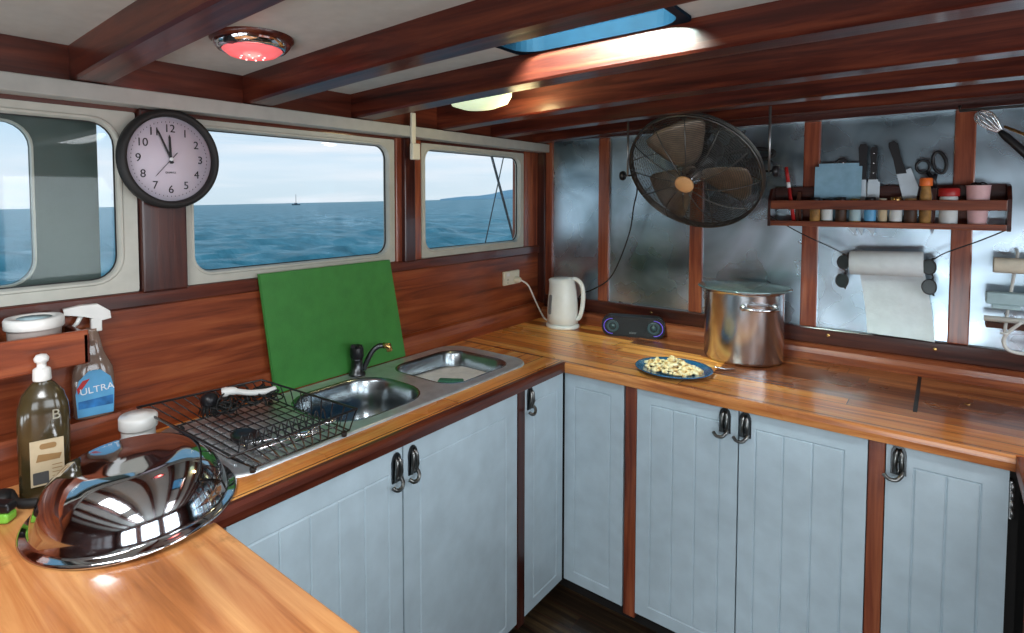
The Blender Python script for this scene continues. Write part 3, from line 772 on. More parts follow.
mb=MB().prism(rrect(.028,.026,.002,2,-.008,.047),.0018,(0,0,0),(1,0,0),(0,1,0),(0,0,1)); mb.xf(Fm); mb.build('barcode_panel','label_dark',lb)
mb=MB().text('B',.03,facing(bc,fr,.0300,.178)@Matrix.Translation((.022,0,0))); mb.build('lettering','soap_clear',sb)
# ------------------------------------------------------------------ spray bottle
sy_=-2.136; bc=(.038,sy_,1.0325)
fr=math.atan2(-2.61-sy_,1.63-.04)+.12; rz=fr+PI/2
sp_=thing('spray_bottle','trigger spray bottle with white head and blue label on the timber ledge at left','bottle',bc)
mb=MB().loft(flatlathe([(.043,0),(.045,.004),(.046,.09),(.043,.118),(.032,.142),(.024,.160),(.018,.190),(.0139,.212),(.0138,.219)],bc,1.0,.58,rz)); mb.build('body','clear_plastic',sp_)
Fm=facing(bc,fr,.0268,0)@Matrix.Diagonal((1,.93,1,1))
lab=[(-.038,.008),(.038,.008),(.041,.07),(.034,.105),(.012,.128),(-.012,.128),(-.034,.105),(-.041,.07)]
mb=MB().prism(lab,.0014,(0,0,0),(1,0,0),(0,1,0),(0,0,1)); mb.xf(Fm); lb=mb.build('label','label_light_blue',sp_)
mb=MB().prism([(-.036,.070),(-.010,.108),(-.026,.104),(-.038,.085)],.002,(0,0,0),(1,0,0),(0,1,0),(0,0,1)); mb.xf(Fm); mb.build('swoosh','red_plastic',lb)
mb=MB().prism([(-.036,.03),(.038,.03),(.038,.055),(-.036,.05)],.0018,(0,0,0),(1,0,0),(0,1,0),(0,0,1)); mb.xf(Fm); mb.build('band','label_blue',lb)
mb=MB().text('ULTRA',.024,Fm@Matrix.Translation((.004,.077,.003))@Matrix.Rotation(.08,4,'Z')@Matrix.Shear('XZ',4,(0,0)),.0006); mb.build('lettering','print_white',lb)
mb=MB()
mb.box((-.012,-.012,.228),(.012,.012,.262),.003)
hd=[(-.030,.276),(-.032,.258),(-.010,.254),(.024,.270),(.066,.276),(.068,.291),(.034,.296),(-.004,.296)]
Hm=Matrix.Translation((bc[0],bc[1]+.010,bc[2]-.018))@Matrix.Rotation(rz+PI,4,'Z')
mb.prism(hd,.024,(0,.012,0),(1,0,0),(0,0,1),(0,-1,0),.002)
mb.xf(Hm); mb.build('spray_head','white_plastic',sp_)
mb=MB().tube([(.030,0,.272),(.040,0,.252),(.056,0,.238)],[.006,.005,.004],8); mb.xf(Hm); mb.build('trigger','white_plastic',sp_)
# ------------------------------------------------------------------ left shelf with tubs
sf=thing('tray_shelf','dark timber tray shelf fixed below the leftmost window','shelf',(.07,-2.5,1.19))
MB().box((.012,-2.9,1.192),(.145,-2.175,1.204),.002).build('bottom',DY,sf)
MB().box((.133,-2.9,1.192),(.147,-2.175,1.270),.003).build('front',RY,sf)
MB().box((.012,-2.187,1.192),(.147,-2.173,1.262),.003).build('end',DY,sf)
def tub(y,label):
    t=thing('round_tub',label,'tub',(.075,y,1.2045),0,'white lidded tubs on the left shelf')
    MB().lathe([(.045,0),(.048,.004),(.052,.076),(.052,.080)],(.075,y,1.2045),36).build('body','tub_body',t)
    MB().lathe([(.0565,.076),(.058,.078),(.058,.096),(.055,.100),(.042,.100),(.040,.097),(0,.097)],(.075,y,1.2045),40).build('lid','white_plastic',t)
    MB().lathe([(.032,.0975),(.034,.0985),(.0,.0985)],(.075,y,1.2045),28).build('sticker','light_blue_paper',t)
tub(-2.262,'round white-lidded tub on the left shelf beside the spray bottle')
tub(-2.392,'round white-lidded tub on the left shelf cut off by the picture edge')
# black bits at far left
mb=MB().tube(spline([(.10,-2.345,.937),(.14,-2.330,.945),(.20,-2.325,.940),(.235,-2.275,.942),(.20,-2.222,.950),(.16,-2.205,.938)],6),[.007]*12+[.010]*12+[.008]*7,8)
mb.ball((.190,-2.222,.946),.016,(1,1.2,.6)); mb.ball((.145,-2.345,.945),.020,(1.4,1,.6))
loc_thing(mb,'charger_cord','black charger and cord bundled at the foot of the tall soap bottle','cord','black_rubber')
lt=thing('lighter','lime green and black gas lighter at the very left edge','lighter',(.205,-2.388,.93))
mb=MB().box((-.058,-.015,0),(.058,.015,.020),.006,3); mb.xf(Matrix.Translation((.205,-2.388,.9305))@Matrix.Rotation(.75,4,'Z')); mb.build('body','lime_plastic',lt)
mb=MB().box((-.062,-.014,.0202),(.060,.014,.040),.006,3); mb.xf(Matrix.Translation((.205,-2.388,.9305))@Matrix.Rotation(.75,4,'Z')); mb.build('grip','black_plastic',lt)

# ------------------------------------------------------------------ clock
ck=thing('wall_clock','round black-rimmed wall clock with numerals 1 to 12 on the post between windows','clock',(.035,-1.944,1.68))
cc_=Vector((.035,-1.938,1.679)); RC=.133
MB().lathe([(RC-.006,0),(RC,.004),(RC,.022),(RC-.006,.032),(RC-.013,.034),(RC-.019,.028),(RC-.020,.014)],cc_,64,'X',caps=(True,False)).build('rim','black_rubber',ck)
MB().lathe([(RC-.019,.010),(RC-.0195,.012),(0,.012)],cc_,64,'X').build('face','clock_face',ck)
Fc=facing(cc_,0,.0135,0)
for h in range(1,13):
    a=PI/2-2*PI*h/12; q=.082
    MB().text(str(h),.030,Fc@Matrix.Translation((q*math.cos(a),q*math.sin(a),0)),.0004).build('numeral','ink',ck)
mb=MB()
for k in range(60):
    a=2*PI*k/60; q=.100; mb.prism([(-.0006,-.0015),(.0006,-.0015),(.0006,.0015),(-.0006,.0015)],.0008,Fc@Vector((q*math.cos(a),q*math.sin(a),0)),(0,1,0),(0,0,1),(1,0,0))
mb.build('minute_marks','ink',ck)
MB().text('QUARTZ',.007,Fc@Matrix.Translation((0,-.036,0)),.0003).build('lettering','ink',ck)
def hand(name,ang,L,w,back,off):
    mb=MB().prism([(-w,-back),(w,-back),(w*.9,L*.9),(0,L),(-w*.9,L*.9)],.001,(0,0,off),(1,0,0),(0,1,0),(0,0,1)); mb.xf(Fc@Matrix.Rotation(-ang,4,'Z')); mb.build(name,'ink',ck)
hand('hour_hand',math.radians(-2),.066,.0032,.012,.003); hand('minute_hand',math.radians(-24),.086,.0028,.012,.005); hand('second_hand',math.radians(222),.064,.0009,.024,.007)
MB().lathe([(.005,.003),(.005,.010),(.002,.0105)],Fc@Vector((0,0,-.0)),16,'X').build('hub','print_white',ck)

# ------------------------------------------------------------------ outlet, plug, cord
ol=thing('power_outlet','white double power outlet on the timber board below the far window','outlet',(.012,-.285,1.18))
MB().box((.0125,-.352,1.146),(.024,-.218,1.214),.003).build('plate','cream_plastic',ol)
mb=MB()
for y in (-.32,): mb.box((.0235,y-.012,1.19),(.0275,y+.012,1.205),.001)
mb.build('switch','white_plastic',ol)
mb=MB()
for y,z,a in ((-.315,1.172,.4),(-.325,1.172,-.4),(-.32,1.158,0)): mb.box((.0238,y-.0012,z-.004),(.0244,y+.0012,z+.004))
mb.build('socket_holes','ink',ol)
pg=thing('kettle_cord','white kettle flex with a plug in the outlet running down behind the kettle','cord',(.03,-.26,1.17))
MB().lathe([(.016,0),(.017,.004),(.014,.024),(.007,.034)],(.0242,-.255,1.168),18,'X').build('plug','cream_plastic',pg)
MB().tube(spline([(.056,-.255,1.168),(.080,-.225,1.140),(.085,-.17,1.06),(.092,-.12,.985),(.105,-.10,.953),(.15,-.105,.950),(.19,-.125,.951)],6),.0042,8).build('flex','white_plastic',pg)

# ------------------------------------------------------------------ kettle
kt=thing('electric_kettle','white plastic electric jug kettle in the counter corner','kettle',(.240,-.165,ZC)); kc=(.240,-.165,ZC)
MB().lathe([(.078,.0005),(.080,.004),(.080,.014),(.072,.019),(.0,.019)],kc,40).build('power_base','white_plastic',kt)
rings=[]
for r_,z_,lip in [(.066,.0195,0),(.074,.024,0),(.0745,.06,0),(.072,.12,0),(.066,.18,0),(.059,.215,.006),(.054,.232,.014),(.050,.238,.010),(.044,.241,0),(.02,.244,0),(.001,.2445,0)]:
    ring=[]
    for i in range(40):
        a=2*PI*i/40; ex=lip*max(0,math.cos(a-math.radians(215)))**6
        ring.append((kc[0]+(r_+ex)*math.cos(a),kc[1]+(r_+ex)*math.sin(a),kc[2]+z_))
    rings.append(ring)
MB().loft(rings).build('jug','white_plastic',kt)
ha=math.radians(18); dx,dy=math.cos(ha),math.sin(ha)
def kp(r_,z_,s=0): return (kc[0]+r_*dx-s*dy,kc[1]+r_*dy+s*dx,kc[2]+z_)
ha=math.radians(8); dx,dy=math.cos(ha),math.sin(ha)
MB().tube([kp(q[0],q[1]) for q in spline([(.045,.238,0),(.072,.236,0),(.096,.21,0),(.103,.16,0),(.098,.10,0),(.084,.055,0),(.066,.045,0)],5)],.0105,12).build('handle','white_plastic',kt)
ga=math.radians(245); gx,gy=math.cos(ga),math.sin(ga)
mb=MB().prism(rrect(.020,.095,.009,5),.004,(kc[0]+.0700*gx,kc[1]+.0700*gy,kc[2]+.115),(-gy,gx,0),(-gx*.08,-gy*.08,1),(gx,gy,.08)); mb.build('water_gauge','cord_grey',kt)
MB().box((kc[0]-.01+.04*dx,kc[1]-.01+.04*dy,kc[2]+.240),(kc[0]+.01+.04*dx,kc[1]+.01+.04*dy,kc[2]+.246),.003).build('lid_button','white_plastic',kt)

# ------------------------------------------------------------------ speaker
ang=math.atan2(.09,.21); sp0=thing('bluetooth_speaker','black oblong portable speaker with two glowing driver rings beside the kettle','speaker',(.578,-.122,ZC),ang-.05)
Ms=parent_world(sp0)
def SM(mb): return mb.xf(Ms)
mb=MB(); L,Hh=.272,.092
mb.prism(rrect(L,Hh,.036,8,0,Hh/2+.0005),.062,(0,.031,0),(1,0,0),(0,0,1),(0,-1,0),.006); SM(mb).build('case','black_plastic',sp0)
mb=MB().prism(rrect(L-.022,Hh-.020,.030,8,0,Hh/2),.0025,(0,-.0308,0),(1,0,0),(0,0,1),(0,-1,0),.001); SM(mb).build('grille','speaker_grille',sp0)
for s in (-1,1):
    mb=MB(); aa=arc((s*.092,-.034,Hh/2),.034,-1.7,1.7,20,(s,0,0),(0,0,1)); mb.tube(aa,.0016,6); SM(mb).build('light_ring','speaker_glow',sp0)
    mb=MB().lathe([(.027,0),(.027,-.003),(.022,-.002),(.012,.001),(.010,-.003),(0,-.005)],(s*.088,-.033,Hh/2),24,'Y'); SM(mb).build('driver','speaker_cone',sp0)
mb=MB().text('SONY',.011,Matrix.Translation((0,-.0345,.020))@Matrix.Rotation(PI/2,4,'X'),.0004); SM(mb).build('logo','print_grey',sp0)

# ------------------------------------------------------------------ stock pot
pt=thing('stock_pot','tall stainless steel stock pot with flat lid on the worktop','pot',(1.052,-.198,ZC)); pc=(1.052,-.198,ZC); RP=.138
MB().lathe([(RP-.012,.0005),(RP-.003,.006),(RP,.014),(RP,.262),(RP+.002,.270),(RP+.006,.272),(RP+.006,.276),(RP-.002,.276),(RP-.004,.06),(0,.02)],pc,64,caps=(True,False)).build('body','steel',pt)
MB().lathe([(RP+.006,.2762),(RP+.022,.2764),(RP+.026,.280),(RP+.024,.284),(RP+.012,.285),(RP-.01,.289),(0,.296)],pc,64).build('lid','lid_glass',pt)
mb=MB().tube(arc((pc[0],pc[1]-0,pc[2]+.294),.0,0,.1,1),.003,6)
def ploop(a0):
    ca,sa=math.cos(a0),math.sin(a0); out=[]
    for u,w in ((-.058,0),(-.054,.020),(-.030,.032),(0,.035),(.030,.032),(.054,.020),(.058,0)):
        rr_=RP-.0015+w-(abs(u)**2)/(2*RP)*(.9 if w==0 else .3); out.append((pc[0]+rr_*ca-u*sa,pc[1]+rr_*sa+u*ca,pc[2]+.222-w*.1))
    return spline(out,4)
for a0 in (math.radians(-52),math.radians(128)):
    h=MB().tube(ploop(a0),.0055,10).build('handle','chrome',pt)
    for u in (-.058,.058):
        mb=MB(); ca,sa=math.cos(a0),math.sin(a0); rr_=RP-.013; mb.ball((pc[0]+rr_*ca-u*sa,pc[1]+rr_*sa+u*ca,pc[2]+.222),.012,(1,1,1.2)); mb.build('bracket','steel',h)

# ------------------------------------------------------------------ plate of food
pc=(.912,-.556,ZC)
mb=MB().lathe([(.075,.0005),(.080,.004),(.125,.014),(.131,.018),(.129,.020),(.122,.0175),(.080,.009),(0,.008)],pc,56)
pl=loc_thing(mb,'dinner_plate','round blue plate of food in front of the speaker and pot','plate','blue_glaze')
mb=MB()
for i in range(230):
    a=random.random()*2*PI; q=random.random()**.55
    x=.888+.094*q*math.cos(a)*1.05+.02; y=-.556+.074*q*math.sin(a)
    hgt=.046*(1-q*q)*(.75+.25*math.sin(x*70))
    mb.ball((x,y,ZC+.0135+hgt*random.uniform(.2,1)),random.uniform(.006,.0115),(random.uniform(.8,1.4),random.uniform(.8,1.3),random.uniform(.55,.9)),1)
o=loc_thing(mb,'scrambled_egg','heap of pale yellow scrambled food on the blue plate','food','scrambled_food'); o['kind']='stuff'
mb=MB().tube([(1.020,-.452,ZC+.017),(1.050,-.425,ZC+.008),(1.075,-.395,ZC+.004)],[.003,.0032,.0035],8)
loc_thing(mb,'fork','steel fork handle sticking out from the right rim of the blue plate','cutlery','steel')

# ------------------------------------------------------------------ fan
fc=Vector((.872,-.255,1.672)); tilt=math.radians(34)
fan=thing('wall_fan','large caged metal fan hanging on two rods from the beams before the metal sheets','fan',fc)
# local frame: X across, Y = up along the disc, Z = axis toward the viewer (down and forward)
ax=Vector((-.10,-math.cos(tilt),-math.sin(tilt))).normalized(); ux=Vector((1,0,0)); ux=(ux-ax*ux.dot(ax)).normalized(); uy=ax.cross(ux)
if uy.z<0: uy=-uy
FM=Matrix(((ux.x,uy.x,ax.x,fc.x),(ux.y,uy.y,ax.y,fc.y),(ux.z,uy.z,ax.z,fc.z),(0,0,0,1))); RF=.258
def circ(r_,z_,n=72): return [(r_*math.cos(2*PI*i/n),r_*math.sin(2*PI*i/n),z_) for i in range(n)]
def cz(r_,front): 
    t=r_/RF
    return (.075*(1-t**3.2)+.012) if front else -(.085*(1-t**3.2)+.012)
for front in (True,False):
    mb=MB()
    for k in range(30):
        r_=.055+(RF-.008-.055)*k/29; mb.tube(circ(r_,cz(r_,front),64),.0011 if front else .0010,4,True)
    mb.xf(FM); mb.build('front_grille' if front else 'rear_grille','fan_wire',fan)
    mb=MB()
    for k in range(12 if front else 10):
        a=2*PI*k/(12 if front else 10)+.2; mb.tube([(r_*math.cos(a+.25*(r_/RF)),r_*math.sin(a+.25*(r_/RF)),cz(r_,front)+.002) for r_ in [.04+(RF-.04)*j/10 for j in range(11)]],.0022,6)
    mb.xf(FM); mb.build('front_spokes' if front else 'rear_spokes','fan_wire',fan)
mb=MB(); mb.tube(circ(RF,.012),.0045,8,True); mb.tube(circ(RF,-.012),.0045,8,True); mb.tube(circ(RF+.002,0),.003,6,True); mb.xf(FM); mb.build('cage_rim','fan_wire',fan)
MB().lathe([(.036,.084),(.036,.090),(.032,.093),(0,.094)],seg=32,mat=FM).build('badge','fan_badge',fan)
MB().lathe([(.040,-.005),(.040,.03),(.025,.05),(.02,.084)],seg=24,mat=FM).build('hub','steel',fan)
for k in range(3):
    a=math.radians(103+120*k); mb=MB(); rows=[]
    for j in range(9):
        t=j/8; r_=.035+.185*t; wdt=(.055+.19*t**.7)*(1 if t<.75 else math.sqrt(max(.12,1-((t-.75)/.27)**2)))
        rows.append([(r_,(s-.5)*wdt,(s-.5)*wdt*.38-.004+.01*math.cos(PI*(s-.5))) for s in [i/8 for i in range(9)]])
    top=[[Vector(p) for p in r_] for r_ in rows]; 
    V=[[mb.bm.verts.new(p) for p in r_] for r_ in top]; W=[[mb.bm.verts.new(p-Vector((0,0,.0018))) for p in r_] for r_ in top]
    for j in range(8):
        for i in range(8):
            mb.bm.faces.new((V[j][i],V[j][i+1],V[j+1][i+1],V[j+1][i])); mb.bm.faces.new((W[j][i],W[j+1][i],W[j+1][i+1],W[j][i+1]))
    for j in range(8): mb.bm.faces.new((V[j][0],V[j+1][0],W[j+1][0],W[j][0])); mb.bm.faces.new((V[j][8],W[j][8],W[j+1][8],V[j+1][8]))
    for i in range(8): mb.bm.faces.new((V[0][i],W[0][i],W[0][i+1],V[0][i+1])); mb.bm.faces.new((V[8][i],V[8][i+1],W[8][i+1],W[8][i]))
    mb.xf(FM@Matrix.Rotation(a,4,'Z')); mb.build('blade','fan_blade',fan,smooth=True)
mb=MB().lathe([(.03,-.20),(.055,-.19),(.060,-.17),(.060,-.09),(.052,-.06),(.03,-.05),(.02,-.006)],seg=28,mat=FM); mb.build('motor','black_plastic',fan)
mb=MB(); mb.box((-.03,.03,-.17),(.03,.085,-.10),.004); mb.xf(FM); mb.build('switch_box','black_plastic',fan)
for s in (-1,1):
    x=fc.x+s*(RF+.012); MB().tube([(x,-.255,1.905),(x,-.255,1.665)],.0045,8).build('hanging_rod','rod_steel',fan)
for s in (-1,1):
    x=fc.x+s*(RF+.012); MB().lathe([(.004,-.022),(.004,.012),(.006,.013),(.019,.014),(.021,.02),(.019,.03),(.006,.032)] if s>0 else [(.004,.022),(.004,-.012),(.006,-.013),(.019,-.014),(.021,-.02),(.019,-.03),(.006,-.032)],(x,-.255,1.668),14,'X').build('clamp_knob','black_plastic',fan)
mb=MB(); mb.tube(spline([FM@Vector((.0,.08,-.14)),FM@Vector((.06,.16,-.10)),FM@Vector((.02,.25,-.03)),(.80,-.19,1.86),(.72,-.17,1.885)],6),.004,6)
mb.build('supply_lead','black_rubber',fan)
mb=MB().tube(spline([(.96,-.10,1.745),(1.04,-.09,1.765),(1.10,-.09,1.76),(1.125,-.09,1.745),(1.10,-.09,1.725),(1.03,-.09,1.722),(.96,-.10,1.715)],6),.0075,8)
mb.build('cable_loop','black_rubber',fan)
mb=MB().tube(spline([(.632,-.235,1.66),(.600,-.15,1.60),(.560,-.09,1.53),(.535,-.07,1.42),(.48,-.055,1.28),(.42,-.045,1.18),(.33,-.04,1.12),(.27,-.04,1.09),(.25,-.045,1.02)],6),.0032,6)
loc_thing(mb,'fan_flex','thin black fan cord hanging in a curve down the metal sheet to behind the kettle','cord','black_rubber')

# ------------------------------------------------------------------ ceiling lamps
l1=thing('ceiling_lamp','round flush ceiling lamp with a steel bezel and a glowing red lens','ceiling lamp',(.385,-1.888,1.90)); zc=zceil(.385)+.006
lc=(.385,-1.885,zc)
MB().lathe([(.096,0),(.096,-.010),(.088,-.018),(.080,-.018)],lc,48,caps=(False,False)).build('backplate',BM,l1)
MB().lathe([(.090,-.006),(.088,-.022),(.078,-.032),(.070,-.034),(.066,-.028)],lc,48,caps=(False,False)).build('bezel','chrome',l1)
MB().lathe([(.070,-.020),(.068,-.034),(.055,-.044),(.03,-.049),(0,-.050)],lc,40).build('lens','lens_red',l1)
mb=MB()
for k in range(9):
    a=2*PI*k/8; q=.028 if k<8 else 0; mb.ball((lc[0]+q*math.cos(a),lc[1]+q*math.sin(a),lc[2]-.0490),.0028,sub=1)
mb.build('led_points','lens_spot',l1)
MB().box((lc[0]+.02,lc[1]-.085,lc[2]-.034),(lc[0]+.045,lc[1]-.060,lc[2]-.022),.003).build('switch','black_plastic',l1)
l2=thing('ceiling_lamp','oval ceiling lamp with a glowing pale green lens partly hidden by a beam','ceiling lamp',(.40,-1.0,1.9)); 
lc=(.405,-1.035,zceil(.40)+.004)
MB().lathe([(.108,0),(.108,-.012),(.098,-.018)],lc,48,caps=(False,False),sx=1.2).build('bezel','white_plastic',l2)
MB().lathe([(.098,-.014),(.097,-.034),(.086,-.056),(.05,-.070),(0,-.074)],lc,40,sx=1.2).build('lens','lens_green',l2)

# ------------------------------------------------------------------ spice rack
sr=thing('spice_rack','dark red wooden spice rack fixed to the battens at the right','spice rack',(1.45,-.05,1.465))
X0,X1=1.118,1.782
MB().box((X0,-.095,1.466),(X1,-.0155,1.474),.001).build('bottom',RX,sr)
MB().box((X0,-.100,1.462),(X1,-.090,1.482),.002).build('lower_rail',RX,sr)
MB().box((X0,-.100,1.526),(X1,-.090,1.560),.002).build('upper_rail',RX,sr)
MB().box((X0+.0,-.0150,1.555),(X1,-.0145-.010+.004,1.612) if False else (X1,-.006,1.612),.0008).build('back_rail',RX,sr) if False else MB().box((X0,-.0262,1.560),(X1,-.0150,1.612),.002).build('back_rail',DX,sr)
for x in (X0-.010,X1): 
    MB().prism([(-.0155,1.460),(-.101,1.460),(-.101,1.562),(-.060,1.605),(-.0155,1.612)],.010,(x,0,0),(0,1,0),(0,0,1),(1,0,0),.001).build('end_board',DX,sr)
def jar(x,y,kind,label,r_=.018,h=.085,cap='black_plastic',lab='label_white',glass='spice_dark'):
    t=thing('spice_jar',label,'jar',(x,y,1.4745),0,'spice jars in the rack'); c=(x,y,1.4745)
    MB().lathe([(r_-.003,0),(r_,.003),(r_,h*.72),(r_*.8,h*.80),(r_*.78,h*.84)],c,20).build('body',glass,t)
    MB().lathe([(r_*.86,h*.82),(r_*.9,h*.83),(r_*.9,h*.99),(r_*.8,h)],c,20).build('lid',cap,t)
    if lab: MB().lathe([(r_+.0004,h*.12),(r_+.0006,h*.13),(r_+.0006,h*.62),(r_+.0004,h*.63)],c,20,caps=(False,False)).build('label',lab,t)
J=[(1.262,'black_plastic','spice_ochre',None,'ochre filled spice jar behind the blue card in the rack'),
   (1.300,'black_plastic','spice_dark','label_white','spice jar with a black lid and pale label below the blue card'),
   (1.343,'black_plastic','spice_dark',None,'dark unlabelled spice jar right of the first pale-labelled jar'),
   (1.386,'brass','spice_ochre','light_blue_paper','spice jar with a brass lid and blue label under the knife handles'),
   (1.430,'black_plastic','spice_dark','label_light_blue','spice jar with a black lid and bright blue label'),
   (1.466,'cream_plastic','spice_dark','label_cream','narrow spice jar with a cream lid in the middle of the rack'),
   (1.503,'brass','spice_dark','label_white','spice jar with a brass lid and white barcode label'),
   (1.543,'label_brown','spice_dark',None,'dark reddish spice jar left of the orange-capped shaker')]
for i,(x,cap,gl,lab,l) in enumerate(J): jar(x,-.068,0,l,.0175 if i!=5 else .013,.092 if i%2 else .097,cap,lab,gl)
oj=thing('seasoning_shaker','clear seasoning shaker with an orange cap standing in front of the scissors','shaker',(1.578,-.060,1.4745)); c=(1.582,-.062,1.4745)
MB().lathe([(.013,0),(.016,.003),(.016,.10),(.013,.125),(.013,.135)],c,20).build('body','spice_ochre',oj)
MB().lathe([(.017,.134),(.018,.136),(.018,.158),(.015,.162)],c,20).build('cap','orange_plastic',oj)
rj=thing('red_lidded_jar','squat glass jar with a red lid between the orange cap and the pink cup','jar',(1.642,-.060,1.4745)); c=(1.642,-.062,1.4745)
MB().lathe([(.020,0),(.024,.004),(.024,.09),(.022,.10)],c,24).build('body','label_white',rj)
MB().lathe([(.027,.098),(.028,.10),(.028,.122),(.024,.126)],c,24).build('lid','red_plastic',rj)
pk=thing('plastic_cup','pale pink plastic cup holding small black clips at the rack end','cup',(1.712,-.06,1.4745)); c=(1.714,-.058,1.4745)
MB().lathe([(.022,0),(.0235,.004),(.0305,.130),(.0318,.134),(.0305,.134),(.0225,.01),(0,.008)],c,28,caps=(True,True)).build('cup','pink_plastic',pk)
mb=MB(); 
for k in range(5): mb.tube(arc((c[0]+random.uniform(-.012,.012),c[1]+random.uniform(-.01,.01),c[2]+.128),.014,0,PI,8,(math.cos(k),math.sin(k),0),(0,0,1)),.0026,6)
mb.ball((c[0]-.0,c[1],c[2]+.118),.018,(1.2,1,.5))
loc_thing(mb,'hair_clips','small black clips heaped in the pink cup','clip','black_plastic')
# marker
mk=thing('marker_pen','red marker pen with a white band leaning at the left end of the rack','pen',(1.18,-.06,1.4745))
a,b=Vector((1.192,-.066,1.478)),Vector((1.160,-.055,1.690)); 
MB().tube([a,a.lerp(b,.62)],.0065,12).build('barrel','red_plastic',mk); MB().tube([a.lerp(b,.621),a.lerp(b,.72)],.0066,12).build('band','print_white',mk); MB().tube([a.lerp(b,.721),a.lerp(b,1)],[.007,.006],12).build('cap','red_plastic',mk)
mb=MB().tube([(1.196,-.047,1.479),(1.204,-.05,1.592)],.0055,8); mb.tube([(1.210,-.047,1.479),(1.206,-.05,1.592)],.0055,8)
loc_thing(mb,'clothes_peg','small dark clothes peg beside the red marker','peg','rust_wood')
# card
mb=MB(); mb.box((0,0,0),(.146,.0022,.212),.0003); mb.box((.012,.0024,.03),(.136,.004,.224),.0003); mb.xf(Matrix.Translation((1.253,-.0455,1.4748))@Matrix.Rotation(.012,4,'Y'))
loc_thing(mb,'note_card','light blue blank card standing in the spice rack','card','blue_card')
# knives in the rear slot
def knife(x,z,L,lean,label,hw=.011,blade=True,rivets=False,bladew=.016):
    k=thing('kitchen_knife',label,'knife',(x,-.036,z),0,None)
    R_=Matrix.Translation((x,-.0345,z))@Matrix.Rotation(lean,4,'Y')
    pr=[(-hw*.8,0),(hw*.8,0),(hw,L*.3),(hw*.8,L*.6),(hw*1.05,L*.92),(hw*.6,L),(-hw*.6,L),(-hw,L*.9),(-hw*.8,L*.5)]
    mb=MB().prism(pr,.014,(0,-.007+.0,0),(1,0,0),(0,0,1),(0,1,0),.002); mb.xf(R_); mb.build('handle','black_plastic',k)
    if rivets:
        mb=MB()
        for q in (.2,.5,.8): mb.lathe([(.003,0),(.003,-.001),(.001,-.0015)],(0,-.0072,L*q),10,'Y')
        mb.xf(R_); mb.build('rivet','chrome',k)
    if blade:
        bl=[(-bladew,-.008),(bladew,-.008),(bladew*.9,-.14),(bladew*.2,-.205),(-bladew*.9,-.175)]
        mb=MB().prism(bl,.0018,(0,-.001,0),(1,0,0),(0,0,1),(0,1,0)); 
        mb.box((-bladew*.7,-.004,-.010),(bladew*.7,.004,.001),.001); mb.xf(R_); mb.build('blade','blade_steel',k)
knife(1.402,1.635,.130,0,'kitchen knife with a thick plain black handle, right behind the blue card',.014)
knife(1.434,1.635,.118,.0,'kitchen knife with three rivets in its black handle',.011,rivets=True,bladew=.020)
mb=None
ck_=thing('cleaver','broad-bladed cleaver with a long black handle leaning left','knife',(1.52,-.034,1.61))
R_=Matrix.Translation((1.512,-.036,1.655))@Matrix.Rotation(-.22,4,'Y')
mb=MB().prism([(-.013,0),(.016,-.004),(.012,.06),(.013,.105),(.004,.118),(-.012,.115),(-.015,.10),(-.011,.05)],.016,(0,-.008,0),(1,0,0),(0,0,1),(0,1,0),.003); mb.xf(R_); mb.build('handle','black_plastic',ck_)
mb=MB().prism([(-.012,0),(.030,.012),(.038,-.06),(-.004,-.17),(-.012,-.10)],.002,(0,-.001,0),(1,0,0),(0,0,1),(0,1,0)); mb.xf(R_); mb.build('blade','blade_steel',ck_)
knife(1.352,1.632,.085,-.15,'short knife with a black handle peeping over the blue card',.012,rivets=True)
mb=MB().tube(arc((1.336,-.036,1.695),.016,0,2*PI,14),.006,8); mb.tube([(1.346,-.036,1.683),(1.362,-.036,1.62),(1.366,-.036,1.46)],[.006,.005,.002],6)
loc_thing(mb,'corkscrew','small black ring-handled corkscrew poking above the blue card','corkscrew','black_plastic')
sc_=thing('scissors','kitchen scissors with black loop handles in the rack','scissors',(1.595,-.035,1.55))
mb=MB(); 
def ell(c,a,b,rot,n=22): return [(c[0]+a*math.cos(2*PI*i/n)*math.cos(rot)-b*math.sin(2*PI*i/n)*math.sin(rot),c[1],c[2]+a*math.cos(2*PI*i/n)*math.sin(rot)+b*math.sin(2*PI*i/n)*math.cos(rot)) for i in range(n)]
mb.tube(ell((1.572,-.037,1.676),.018,.022,.1),.0048,8,True); mb.tube([(1.583,-.037,1.658),(1.602,-.037,1.63),(1.606,-.037,1.60)],[.006,.007,.006],8); mb.build('handle','black_plastic',sc_)
mb=MB(); mb.tube(ell((1.615,-.034,1.688),.017,.037,.18),.0052,8,True); mb.tube([(1.606,-.034,1.650),(1.602,-.034,1.63),(1.598,-.034,1.60)],[.006,.007,.006],8); mb.build('handle','black_plastic',sc_)
mb=MB(); mb.prism([(-.008,0),(.008,0),(.004,-.14),(0,-.165)],.0018,(1.603,-.0385,1.605),(1,0,0),(0,0,1),(0,1,0)); mb.prism([(-.008,0),(.008,0),(0,-.165),(-.004,-.14)],.0018,(1.600,-.0350,1.605),(1,0,0),(0,0,1),(0,1,0)); mb.build('blades','chrome',sc_)

